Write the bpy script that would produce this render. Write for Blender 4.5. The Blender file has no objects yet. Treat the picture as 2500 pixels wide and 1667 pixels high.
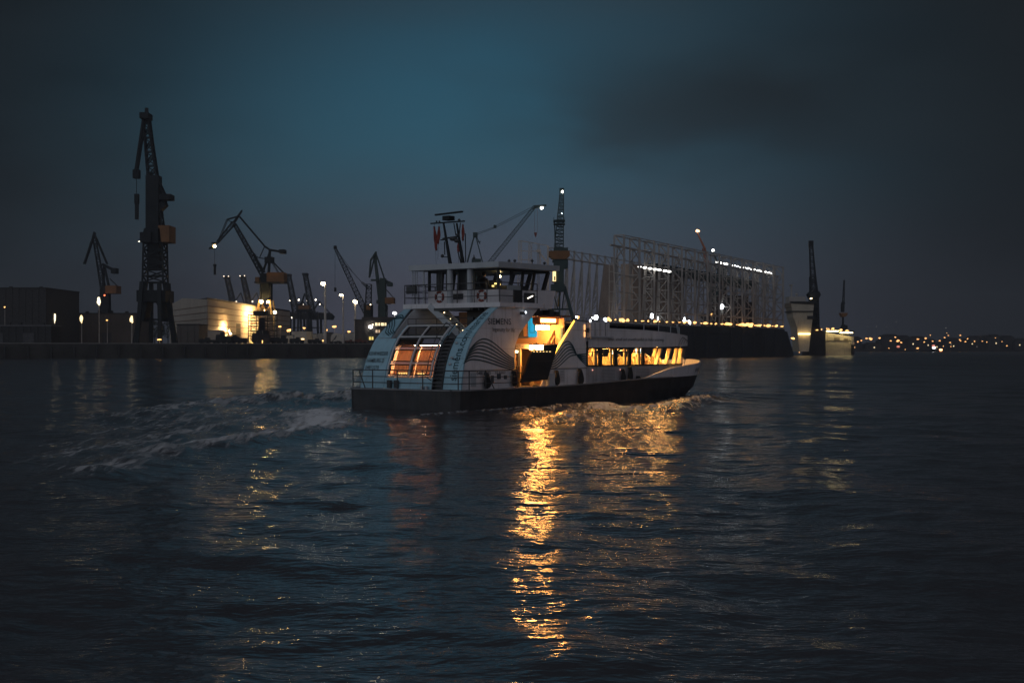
import bpy, bmesh, math, random
import numpy as np
from mathutils import Vector, Matrix

random.seed(7)
R = math.radians
sc = bpy.context.scene
COL = sc.collection

# ---------------------------------------------------------------- camera
cam_data = bpy.data.cameras.new("camera")
cam = bpy.data.objects.new("camera", cam_data)
COL.objects.link(cam)
cam.location = (0, 0, 3.24)
cam.rotation_euler = (R(90), 0, 0)
cam_data.sensor_width = 36
cam_data.lens = 50.4
cam_data.shift_y = 0.0066
cam_data.clip_start = 0.5
cam_data.clip_end = 9000
sc.camera = cam

# ---------------------------------------------------------------- dusk sky
W = bpy.data.worlds.new("World")
sc.world = W
W.use_nodes = True
wn = W.node_tree
for n in list(wn.nodes):
    wn.nodes.remove(n)


def wnode(t, **kw):
    n = wn.nodes.new(t)
    for k, v in kw.items():
        setattr(n, k, v)
    return n


def wmath(op, a, b=None, c=None):
    n = wnode("ShaderNodeMath", operation=op)
    for i, v in enumerate((a, b, c)):
        if v is None:
            continue
        if isinstance(v, (int, float)):
            n.inputs[i].default_value = v
        else:
            wn.links.new(v, n.inputs[i])
    return n.outputs[0]


def wmix(f, a, b, mode="MIX"):
    n = wnode("ShaderNodeMix", data_type="RGBA", blend_type=mode)
    for sock, v in ((n.inputs[0], f), (n.inputs[6], a), (n.inputs[7], b)):
        if isinstance(v, (int, float)):
            sock.default_value = v
        elif isinstance(v, tuple):
            sock.default_value = (*v, 1)
        else:
            wn.links.new(v, sock)
    return n.outputs[2]


SUN_EL, SUN_ROT = R(1.5), R(215)
sky = wnode("ShaderNodeTexSky", sky_type="NISHITA")
sky.sun_disc = False
sky.sun_elevation = SUN_EL
sky.sun_rotation = SUN_ROT
sky.ozone_density = 3.2
sky.dust_density = 1.5
tc = wnode("ShaderNodeTexCoord")
sep = wnode("ShaderNodeSeparateXYZ")
wn.links.new(tc.outputs["Generated"], sep.inputs[0])
az = wmath("ARCTAN2", sep.outputs[0], sep.outputs[1])
el = wmath("ARCSINE", sep.outputs[2])
# soft cloud noise over the dome
mp = wnode("ShaderNodeMapping")
mp.inputs["Scale"].default_value = (3.0, 3.0, 8.0)
wn.links.new(tc.outputs["Generated"], mp.inputs[0])
noi = wnode("ShaderNodeTexNoise")
noi.inputs["Scale"].default_value = 1.7
noi.inputs["Detail"].default_value = 5
noi.inputs["Roughness"].default_value = 0.5
wn.links.new(mp.outputs[0], noi.inputs["Vector"])
nz = wmath("SUBTRACT", noi.outputs["Fac"], 0.5)


def gauss(a0, aw, e0, ew, na=0.0, ne=0.0):
    da = wmath("DIVIDE", wmath("ADD", wmath("SUBTRACT", az, a0), wmath("MULTIPLY", nz, na)), aw)
    de = wmath("DIVIDE", wmath("ADD", wmath("SUBTRACT", el, e0), wmath("MULTIPLY", nz, ne)), ew)
    q = wmath("ADD", wmath("MULTIPLY", da, da), wmath("MULTIPLY", de, de))
    return wmath("EXPONENT", wmath("MULTIPLY", q, -1.0))


clear = wmix(1.0, sky.outputs[0], (0.085, 0.110, 0.120), "MULTIPLY")
clear = wmix(0.68, clear, (0.026, 0.112, 0.170))      # Nishita at strength 0.10
gap = gauss(R(-1.5), R(10.8), R(8.0), R(5.7), 0.10, 0.10)                # break in the clouds
bank = gauss(R(9.0), R(7.5), R(9.6), R(2.4), 0.25, 0.10)                 # darker cloud bank right of the break
gap = wmath("MULTIPLY", gap, wmath("SUBTRACT", 1.0, wmath("MULTIPLY", bank, 0.9)))
front = gauss(0.0, R(12.0), R(5.0), R(16.0))
behind = wmath("MULTIPLY_ADD", sep.outputs[1], -0.5, 0.5)
behind = wmath("POWER", behind, 1.6)
cloud = wmix(front, (0.0070, 0.0092, 0.0112), (0.026, 0.044, 0.058))
cloud = wmix(behind, cloud, (0.235, 0.235, 0.270))
hor = gauss(R(-0.5), R(11.5), R(0.5), R(4.6), 0.05, 0.03)
cloud = wmix(1.0, cloud, wmix(wmath("MULTIPLY_ADD", nz, 1.5, 0.5), (0.60, 0.60, 0.60), (1.36, 1.36, 1.36)), "MULTIPLY")
skycol = wmix(hor, wmix(gap, cloud, clear), (0.096, 0.093, 0.130))
skycol = wmix(wmath("MULTIPLY", bank, 0.38), skycol, (0.012, 0.016, 0.020))
bg = wnode("ShaderNodeBackground")
bg.inputs[1].default_value = 1.0
wn.links.new(skycol, bg.inputs[0])
wo = wnode("ShaderNodeOutputWorld")
wn.links.new(bg.outputs[0], wo.inputs[0])

# ---------------------------------------------------------------- sun (afterglow low behind the camera, far to the left)
sun_d = bpy.data.lights.new("sun", "SUN")
sun_d.energy = 0.25
sun_d.angle = R(40)
sun_d.color = (0.76, 0.90, 1.0)
sun = bpy.data.objects.new("sun", sun_d)
COL.objects.link(sun)
sun.rotation_euler = Vector((0.82, 0.55, -0.22)).to_track_quat("-Z", "Y").to_euler()

sc.view_settings.view_transform = "Standard"
sc.view_settings.look = "None"
sc.view_settings.exposure = 0
sc.view_settings.gamma = 1
sc.cycles.max_bounces = 8
sc.cycles.diffuse_bounces = 3
sc.cycles.glossy_bounces = 4
sc.cycles.transparent_max_bounces = 16
sc.cycles.volume_bounces = 0
sc.cycles.sample_clamp_indirect = 4
sc.cycles.use_denoising = True
sc.cycles.caustics_reflective = False
sc.cycles.caustics_refractive = False
# ---------------------------------------------------------------- materials
MATS = {}


def mat(name, col, rough=0.6, metal=0.0, var=0.18, scale=1.5, bump=0.0, spec=0.5, dirt=0.0, seams=None):
    if name in MATS:
        return MATS[name]
    m = bpy.data.materials.new(name)
    m.use_nodes = True
    nt = m.node_tree
    p = nt.nodes["Principled BSDF"]
    p.inputs["Roughness"].default_value = rough
    p.inputs["Metallic"].default_value = metal
    p.inputs["Specular IOR Level"].default_value = spec
    t = nt.nodes.new("ShaderNodeTexCoord")
    n = nt.nodes.new("ShaderNodeTexNoise")
    n.inputs["Scale"].default_value = scale
    n.inputs["Detail"].default_value = 6
    nt.links.new(t.outputs["Object"], n.inputs["Vector"])
    r = nt.nodes.new("ShaderNodeValToRGB")
    r.color_ramp.elements[0].position = 0.3
    r.color_ramp.elements[1].position = 0.7
    r.color_ramp.elements[0].color = (*[c * (1 - var) for c in col], 1)
    r.color_ramp.elements[1].color = (*[min(1, c * (1 + var)) for c in col], 1)
    nt.links.new(n.outputs["Fac"], r.inputs[0])
    out = r.outputs[0]
    if dirt:
        mpn = nt.nodes.new("ShaderNodeMapping")
        mpn.inputs["Scale"].default_value = (2.2, 2.2, 0.22)
        nt.links.new(t.outputs["Object"], mpn.inputs[0])
        n2 = nt.nodes.new("ShaderNodeTexNoise")
        n2.inputs["Scale"].default_value = 1.6
        n2.inputs["Detail"].default_value = 8
        nt.links.new(mpn.outputs[0], n2.inputs["Vector"])
        r2 = nt.nodes.new("ShaderNodeValToRGB")
        r2.color_ramp.elements[0].position = 0.56
        r2.color_ramp.elements[1].position = 0.78
        r2.color_ramp.elements[0].color = (0, 0, 0, 1)
        r2.color_ramp.elements[1].color = (dirt, dirt, dirt, 1)
        nt.links.new(n2.outputs["Fac"], r2.inputs[0])
        mx = nt.nodes.new("ShaderNodeMix")
        mx.data_type = "RGBA"
        nt.links.new(r2.outputs[0], mx.inputs[0])
        nt.links.new(out, mx.inputs[6])
        mx.inputs[7].default_value = (0.10, 0.075, 0.055, 1)
        out = mx.outputs[2]
    if seams:
        sx_ = nt.nodes.new("ShaderNodeSeparateXYZ")
        nt.links.new(t.outputs["Object"], sx_.inputs[0])
        cx_ = nt.nodes.new("ShaderNodeCombineXYZ")
        aa = nt.nodes.new("ShaderNodeMath")
        aa.operation = "ADD"
        nt.links.new(sx_.outputs[0], aa.inputs[0])
        nt.links.new(sx_.outputs[1], aa.inputs[1])
        nt.links.new(aa.outputs[0], cx_.inputs[0])
        nt.links.new(sx_.outputs[2], cx_.inputs[1])
        br = nt.nodes.new("ShaderNodeTexBrick")
        br.inputs["Scale"].default_value = 1.0
        br.inputs["Brick Width"].default_value = seams[0]
        br.inputs["Row Height"].default_value = seams[1]
        br.inputs["Mortar Size"].default_value = 0.014
        br.inputs["Mortar Smooth"].default_value = 0.3
        br.inputs["Color1"].default_value = (1, 1, 1, 1)
        br.inputs["Color2"].default_value = (0.93, 0.93, 0.93, 1)
        br.inputs["Mortar"].default_value = (0.68, 0.66, 0.64, 1)
        nt.links.new(cx_.outputs[0], br.inputs["Vector"])
        ms = nt.nodes.new("ShaderNodeMix")
        ms.data_type = "RGBA"
        ms.blend_type = "MULTIPLY"
        ms.inputs[0].default_value = 1.0
        nt.links.new(out, ms.inputs[6])
        nt.links.new(br.outputs["Color"], ms.inputs[7])
        out = ms.outputs[2]
    nt.links.new(out, p.inputs["Base Color"])
    if bump:
        b = nt.nodes.new("ShaderNodeBump")
        b.inputs["Strength"].default_value = bump
        b.inputs["Distance"].default_value = 0.05
        nt.links.new(n.outputs["Fac"], b.inputs["Height"])
        nt.links.new(b.outputs[0], p.inputs["Normal"])
    MATS[name] = m
    return m


def emit(name, col, s):
    if name in MATS:
        return MATS[name]
    m = bpy.data.materials.new(name)
    m.use_nodes = True
    nt = m.node_tree
    p = nt.nodes["Principled BSDF"]
    p.inputs["Base Color"].default_value = (0.6, 0.6, 0.6, 1)
    p.inputs["Emission Color"].default_value = (*col, 1)
    p.inputs["Emission Strength"].default_value = s
    MATS[name] = m
    return m


def cloth_glow(name, col):
    """thin curtain that lets light through"""
    m = mat(name, col, 0.8, var=0.12, scale=3)
    nt = m.node_tree
    p = nt.nodes["Principled BSDF"]
    o = nt.nodes["Material Output"]
    t = nt.nodes.new("ShaderNodeBsdfTranslucent")
    t.inputs[0].default_value = (*col, 1)
    a = nt.nodes.new("ShaderNodeMixShader")
    a.inputs[0].default_value = 0.6
    nt.links.new(p.outputs[0], a.inputs[1])
    nt.links.new(t.outputs[0], a.inputs[2])
    nt.links.new(a.outputs[0], o.inputs[0])
    return m


def glass(name, tint=(0.9, 0.9, 0.9), refl=0.9):
    if name in MATS:
        return MATS[name]
    m = bpy.data.materials.new(name)
    m.use_nodes = True
    nt = m.node_tree
    for n in list(nt.nodes):
        nt.nodes.remove(n)
    o = nt.nodes.new("ShaderNodeOutputMaterial")
    mx = nt.nodes.new("ShaderNodeMixShader")
    t = nt.nodes.new("ShaderNodeBsdfTransparent")
    t.inputs[0].default_value = (*tint, 1)
    g = nt.nodes.new("ShaderNodeBsdfGlossy")
    g.inputs["Roughness"].default_value = 0.03
    f = nt.nodes.new("ShaderNodeFresnel")
    gm = nt.nodes.new("ShaderNodeNewGeometry")
    io = nt.nodes.new("ShaderNodeMath")
    io.operation = "MULTIPLY_ADD"
    io.inputs[1].default_value = -0.76
    io.inputs[2].default_value = 1.45
    nt.links.new(gm.outputs["Backfacing"], io.inputs[0])
    nt.links.new(io.outputs[0], f.inputs[0])
    ml = nt.nodes.new("ShaderNodeMath")
    ml.operation = "MULTIPLY"
    ml.inputs[1].default_value = refl
    nt.links.new(f.outputs[0], ml.inputs[0])
    nt.links.new(ml.outputs[0], mx.inputs[0])
    nt.links.new(t.outputs[0], mx.inputs[1])
    nt.links.new(g.outputs[0], mx.inputs[2])
    nt.links.new(mx.outputs[0], o.inputs[0])
    MATS[name] = m
    return m


WHITE = mat("white_ship_paint", (0.72, 0.70, 0.72), 0.42, var=0.08, dirt=0.42, seams=(2.1, 1.07))
ROOFP = mat("roof_grey_paint", (0.42, 0.45, 0.48), 0.5, var=0.08)
BLUEP = mat("sky_blue_paint", (0.34, 0.57, 0.68), 0.42, var=0.08, dirt=0.3, seams=(1.6, 1.35))
HULLP = mat("black_hull_paint", (0.030, 0.030, 0.033), 0.5, var=0.35, dirt=0.5, seams=(3.2, 0.8))
DECKP = mat("grey_deck_paint", (0.22, 0.23, 0.24), 0.7, var=0.2)
DARKP = mat("dark_grey_paint", (0.050, 0.052, 0.055), 0.55, var=0.15)
RAILP = mat("dark_rail_paint", (0.045, 0.046, 0.05), 0.4)
FRAMEW = mat("window_frame_white", (0.62, 0.63, 0.65), 0.45, var=0.06)
FRAMED = mat("window_frame_dark", (0.025, 0.026, 0.028), 0.4)
TEALL = mat("dark_teal_lettering", (0.010, 0.055, 0.075), 0.5, var=0.05)
GREYL = mat("grey_lettering", (0.07, 0.08, 0.095), 0.5, var=0.05)
BLACKL = mat("black_lettering", (0.02, 0.022, 0.026), 0.5)
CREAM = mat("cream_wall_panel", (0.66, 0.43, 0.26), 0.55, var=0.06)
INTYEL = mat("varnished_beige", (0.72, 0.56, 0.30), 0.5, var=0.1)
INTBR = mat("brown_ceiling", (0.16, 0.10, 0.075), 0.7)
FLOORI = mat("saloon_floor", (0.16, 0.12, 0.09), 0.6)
CYAN = emit("added_blue_door_glow", (0.0, 0.40, 0.72), 0.8)  # glow added to the foyer door so it stays bright blue
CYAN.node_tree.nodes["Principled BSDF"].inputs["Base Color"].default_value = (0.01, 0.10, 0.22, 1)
ORANGE = mat("orange_sign_paint", (0.70, 0.28, 0.12), 0.5, var=0.06)
RED = mat("faded_red", (0.20, 0.055, 0.04), 0.7)
REDFLAG = mat("dull_red_cloth", (0.22, 0.05, 0.04), 0.85)
ROPE = mat("dark_rope", (0.035, 0.035, 0.033), 0.9, bump=0.4, scale=18)
GLASS = glass("window_glass")
GLASSD = glass("tinted_glass", (0.55, 0.56, 0.58), 0.9)
GLASSW = glass("wheelhouse_glass", (0.90, 0.92, 0.94), 0.45)
STEEL = mat("dark_crane_steel", (0.022, 0.027, 0.030), 0.7, var=0.25, scale=0.3, spec=0.2)
STEELG = mat("dark_green_steel", (0.030, 0.058, 0.055), 0.6, var=0.2, scale=0.3)
STEELB = mat("blue_grey_lattice_steel", (0.37, 0.345, 0.32), 0.6, var=0.2, scale=0.2)
STEELP = mat("pale_lattice_steel", (0.55, 0.49, 0.43), 0.6, var=0.15, scale=0.2)
HOUSEO = mat("ochre_machinery_paint", (0.21, 0.095, 0.03), 0.6, var=0.25, scale=0.3)
CONC = mat("dark_quay_concrete", (0.055, 0.055, 0.052), 0.85, var=0.35, scale=0.25, bump=0.3, dirt=0.5)
GROUND = mat("yard_ground", (0.08, 0.075, 0.07), 0.9, var=0.3, scale=0.1)
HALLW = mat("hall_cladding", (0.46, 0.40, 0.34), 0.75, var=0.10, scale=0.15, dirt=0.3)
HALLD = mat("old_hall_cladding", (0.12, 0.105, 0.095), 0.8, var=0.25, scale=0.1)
BRICK = mat("dark_office_brick", (0.075, 0.066, 0.062), 0.85, var=0.25, scale=0.4)
CONT = mat("pale_container_paint", (0.55, 0.52, 0.47), 0.6, var=0.1, scale=0.3)
RUST = mat("rust_red_paint", (0.14, 0.045, 0.03), 0.75, var=0.3, scale=0.4)
DARKM = mat("dark_machine_paint", (0.03, 0.03, 0.032), 0.7, var=0.3)
SHEET = mat("tan_scaffold_sheeting", (0.34, 0.27, 0.22), 0.85, var=0.22, scale=0.12, dirt=0.35)
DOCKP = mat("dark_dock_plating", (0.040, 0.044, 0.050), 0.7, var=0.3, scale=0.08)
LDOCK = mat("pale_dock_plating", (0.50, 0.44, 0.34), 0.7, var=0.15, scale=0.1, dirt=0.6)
SKINM = mat("skin", (0.50, 0.30, 0.20), 0.6)
COATD = mat("dark_coat", (0.05, 0.045, 0.05), 0.9)
COATB = mat("brown_coat", (0.16, 0.09, 0.05), 0.9)
COATR = mat("grey_coat", (0.22, 0.20, 0.18), 0.9)
HAIRM = mat("dark_hair", (0.03, 0.02, 0.015), 0.8)
BANKM = mat("far_bank_soil", (0.03, 0.032, 0.035), 0.95, var=0.3, scale=0.02)
FARB = mat("far_building_wall", (0.055, 0.055, 0.06), 0.9, var=0.3, scale=0.05)
LEAF = mat("dark_foliage", (0.03, 0.04, 0.028), 0.9, var=0.5, scale=0.3)

L_WARM = emit("warm_lamp", (1.0, 0.62, 0.22), 40)
L_INT = emit("saloon_lamp", (1.0, 0.48, 0.12), 110)
L_FOYER = emit("foyer_lamp", (1.0, 0.41, 0.09), 85)
L_SIGN = emit("sign_panel_light", (1.0, 0.52, 0.12), 10.0)
L_STRIP = emit("yellow_strip_light", (1.0, 0.52, 0.05), 3.0)
L_TV = emit("cyan_screen", (0.25, 0.85, 1.0), 1.6)
L_WHITE = emit("white_flood", (1.0, 0.97, 0.90), 6)
L_WHITEF = emit("white_flood_far", (0.92, 0.97, 1.0), 8)
L_SODIUM = emit("sodium_flood", (1.0, 0.62, 0.22), 260)
L_SODP = emit("sodium_lamp", (1.0, 0.50, 0.15), 3.2)
L_SODF = emit("sodium_lamp_far", (1.0, 0.46, 0.14), 2.6)
L_POST = emit("pale_post_lamp", (1.0, 0.82, 0.52), 22)
L_BASE = emit("crane_base_flood", (1.0, 0.60, 0.20), 90)
L_PANEL = emit("wall_wash_panel", (1.0, 0.60, 0.22), 1700)
L_OVAL = emit("oval_glare_lamp", (1.0, 0.84, 0.55), 2.4)
L_RED = emit("red_beacon", (1.0, 0.15, 0.05), 4)
L_WIN = emit("lit_window", (1.0, 0.78, 0.42), 1.6)
L_WINY = emit("yellow_lit_window", (1.0, 0.72, 0.12), 1.1)
L_SMALL = emit("small_white_lamp", (0.8, 0.92, 1.0), 6)


# ---------------------------------------------------------------- mesh helpers
class MB:
    def __init__(self):
        self.v, self.f = [], []

    def poly(self, pts):
        i = len(self.v)
        self.v += [tuple(p) for p in pts]
        self.f.append(list(range(i, i + len(pts))))

    def hexa(self, a, b):
        """solid between two matching rings of points"""
        i = len(self.v)
        n = len(a)
        self.v += [tuple(p) for p in a] + [tuple(p) for p in b]
        self.f.append(list(range(i + n - 1, i - 1, -1)))
        self.f.append(list(range(i + n, i + 2 * n)))
        for k in range(n):
            k2 = (k + 1) % n
            self.f.append([i + k, i + k2, i + n + k2, i + n + k])
        return self

    def box(self, c, s, rz=0.0):
        x, y, z = [q / 2 for q in s]
        ca, sa = math.cos(rz), math.sin(rz)

        def t(px, py, pz):
            return (c[0] + px * ca - py * sa, c[1] + px * sa + py * ca, c[2] + pz)
        return self.hexa([t(-x, -y, -z), t(x, -y, -z), t(x, y, -z), t(-x, y, -z)],
                         [t(-x, -y, z), t(x, -y, z), t(x, y, z), t(-x, y, z)])

    def b2(self, p, q):
        return self.box([(a + b) / 2 for a, b in zip(p, q)], [abs(b - a) for a, b in zip(p, q)])

    def beam(self, p, q, w, h=None, w2=None, h2=None):
        h = w if h is None else h
        w2 = w if w2 is None else w2
        h2 = h if h2 is None else h2
        p, q = Vector(p), Vector(q)
        d = (q - p)
        if d.length < 1e-6:
            return self
        d.normalize()
        up = Vector((0, 0, 1)) if abs(d.z) < 0.95 else Vector((0, 1, 0))
        s = d.cross(up).normalized()
        u = s.cross(d).normalized()

        def ring(o, a, b):
            return [o - s * a / 2 - u * b / 2, o + s * a / 2 - u * b / 2, o + s * a / 2 + u * b / 2, o - s * a / 2 + u * b / 2]
        return self.hexa(ring(p, w, h), ring(q, w2, h2))

    def tube(self, p, q, r, n=8, r2=None):
        r2 = r if r2 is None else r2
        p, q = Vector(p), Vector(q)
        d = (q - p)
        if d.length < 1e-6:
            return self
        d.normalize()
        up = Vector((0, 0, 1)) if abs(d.z) < 0.95 else Vector((1, 0, 0))
        s = d.cross(up).normalized()
        u = s.cross(d).normalized()
        a = [p + (s * math.cos(t) + u * math.sin(t)) * r for t in [2 * math.pi * k / n for k in range(n)]]
        b = [q + (s * math.cos(t) + u * math.sin(t)) * r2 for t in [2 * math.pi * k / n for k in range(n)]]
        return self.hexa(a, b)

    def path(self, pts, r, n=6):
        for a, b in zip(pts[:-1], pts[1:]):
            self.tube(a, b, r, n)
        return self

    def ball(self, c, r, sx=1, sy=1, sz=1, n=10, m=6):
        i = len(self.v)
        for a in range(m + 1):
            th = math.pi * a / m
            for b in range(n):
                ph = 2 * math.pi * b / n
                self.v.append((c[0] + r * sx * math.sin(th) * math.cos(ph), c[1] + r * sy * math.sin(th) * math.sin(ph), c[2] + r * sz * math.cos(th)))
        for a in range(m):
            for b in range(n):
                b2 = (b + 1) % n
                self.f.append([i + a * n + b, i + (a + 1) * n + b, i + (a + 1) * n + b2, i + a * n + b2])
        return self

    def cluster(self, c, rx, ry, rz, seed=0):
        """lamp glare put into the shape: overlapping balls in a ragged blob"""
        rnd = random.Random(seed)
        self.ball(c, 1, rx * 0.72, ry, rz * 0.72, 10, 7)
        for k in range(5):
            a = rnd.uniform(0, 6.28)
            q = rnd.uniform(0.35, 0.75)
            s_ = rnd.uniform(0.28, 0.5)
            self.ball((c[0] + rx * q * math.cos(a), c[1] + rnd.uniform(-0.3, 0.1) * ry, c[2] + rz * q * math.sin(a)), 1, rx * s_, ry * s_, rz * s_, 8, 6)
        return self

    def prism(self, poly, axis, a, b):
        """2-D outline pulled from a to b along an axis ('x','y','z')"""
        def t(p, w):
            return {"x": (w, p[0], p[1]), "y": (p[0], w, p[1]), "z": (p[0], p[1], w)}[axis]
        return self.hexa([t(p, a) for p in poly], [t(p, b) for p in poly])

    def grid(self, rows):
        i = len(self.v)
        nr, nc = len(rows), len(rows[0])
        for r_ in rows:
            self.v += [tuple(p) for p in r_]
        for a in range(nr - 1):
            for b in range(nc - 1):
                self.f.append([i + a * nc + b, i + a * nc + b + 1, i + (a + 1) * nc + b + 1, i + (a + 1) * nc + b])
        return self

    def shell(self, rows, off):
        """thick sheet: rows of points plus the same rows moved by off"""
        o = Vector(off)
        rows = [[Vector(p) for p in r_] for r_ in rows]
        self.grid(rows)
        self.grid([[p + o for p in r_] for r_ in rows])
        per = rows[0] + [r_[-1] for r_ in rows[1:]] + rows[-1][::-1][1:] + [r_[0] for r_ in rows[::-1]][1:]
        self.grid([per, [p + o for p in per]])
        return self

    def lattice(self, p, q, w0, w1, n, t, up=None):
        """four-chord lattice girder from p to q"""
        p, q = Vector(p), Vector(q)
        d = (q - p).normalized()
        u = Vector((0, 1, 0)) if up is None else Vector(up)
        s = d.cross(u).normalized()
        u = s.cross(d).normalized()

        def c(k, f):
            w = w0 + (w1 - w0) * f
            a, b = [(-1, -1), (1, -1), (1, 1), (-1, 1)][k]
            return p + (q - p) * f + s * a * w / 2 + u * b * w / 2
        for k in range(4):
            self.beam(c(k, 0), c(k, 1), t)
            for j in range(n):
                f0, f1 = j / n, (j + 1) / n
                a, b = (k, (k + 1) % 4) if j % 2 == 0 else ((k + 1) % 4, k)
                self.beam(c(a, f0), c(b, f1), t * 0.7)
                self.beam(c(k, f1), c((k + 1) % 4, f1), t * 0.7)
        return self

    def build(self, name, m, parent=None, smooth=False):
        me = bpy.data.meshes.new(name)
        me.from_pydata(self.v, [], self.f)
        bm = bmesh.new()
        bm.from_mesh(me)
        bmesh.ops.recalc_face_normals(bm, faces=bm.faces)
        bm.to_mesh(me)
        bm.free()
        me.materials.append(m)
        if smooth:
            me.polygons.foreach_set("use_smooth", [True] * len(me.polygons))
        o = bpy.data.objects.new(name, me)
        COL.objects.link(o)
        if parent:
            o.parent = parent
        return o


def tag(o, label=None, cat=None, group=None, kind=None):
    if label:
        o["label"] = label
    if cat:
        o["category"] = cat
    if group:
        o["group"] = group
    if kind:
        o["kind"] = kind
    return o


def thing(name, label, cat, loc=(0, 0, 0), rz=0.0, group=None):
    o = bpy.data.objects.new(name, None)
    COL.objects.link(o)
    o.location = loc
    o.rotation_euler = (0, 0, rz)
    o.empty_display_size = 0.5
    return tag(o, label, cat, group)


def copy_tree(o, parent=None):
    c = o.copy()
    COL.objects.link(c)
    c.parent = parent
    for ch in list(o.children):
        copy_tree(ch, c)
    return c


F_PX, CAM_H, HOR = 3500.0, 3.24, 850.0


def at(px, py, Y):
    """survey helper: point at depth Y seen in that direction of the photograph"""
    return Vector(((px - 1250) / F_PX * Y, Y, CAM_H + (HOR - py) / F_PX * Y))


def on_water(px, py):
    return at(px, py, CAM_H * F_PX / (py - HOR))


def text_mesh(s, size, extrude=0.0):
    cu = bpy.data.curves.new("lettering", "FONT")
    cu.body = s
    cu.size = size
    cu.extrude = extrude
    cu.offset = 0.006 * size
    cu.resolution_u = 3
    o = bpy.data.objects.new("lettering", cu)
    COL.objects.link(o)
    bpy.context.view_layer.update()
    dg = bpy.context.evaluated_depsgraph_get()
    me = bpy.data.meshes.new_from_object(o.evaluated_get(dg))
    bpy.data.objects.remove(o)
    return me


def ribbon(mb, pts, w, nrm):
    """flat painted line along pts, in the plane with that normal"""
    nrm = Vector(nrm)
    P = [Vector(p) for p in pts]
    L, Rr = [], []
    for i, p in enumerate(P):
        d = (P[min(i + 1, len(P) - 1)] - P[max(i - 1, 0)]).normalized()
        s = d.cross(nrm).normalized()
        L.append(p + s * w / 2)
        Rr.append(p - s * w / 2)
    mb.grid([L, Rr])
    return mb


def skin_body(name, nodes, edges, m, parent=None, loc=(0, 0, 0), rz=0.0):
    """one continuous body grown with a Skin modifier; nodes = [(x,y,z,rx,ry)]"""
    me = bpy.data.meshes.new(name)
    me.from_pydata([n[:3] for n in nodes], edges, [])
    o = bpy.data.objects.new(name, me)
    COL.objects.link(o)
    o.modifiers.new("skin", "SKIN")
    sv = me.skin_vertices[0].data
    for i, n in enumerate(nodes):
        sv[i].radius = (n[3], n[4])
        sv[i].use_root = (i == 0)
    ss = o.modifiers.new("sub", "SUBSURF")
    ss.levels = 1
    ss.render_levels = 1
    bpy.context.view_layer.update()
    dg = bpy.context.evaluated_depsgraph_get()
    me2 = bpy.data.meshes.new_from_object(o.evaluated_get(dg))
    me2.materials.clear()
    me2.materials.append(m)
    me2.polygons.foreach_set("use_smooth", [True] * len(me2.polygons))
    o.modifiers.clear()
    o.data = me2
    o.location = loc
    o.rotation_euler = (0, 0, rz)
    if parent:
        o.parent = parent
    return o

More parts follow.
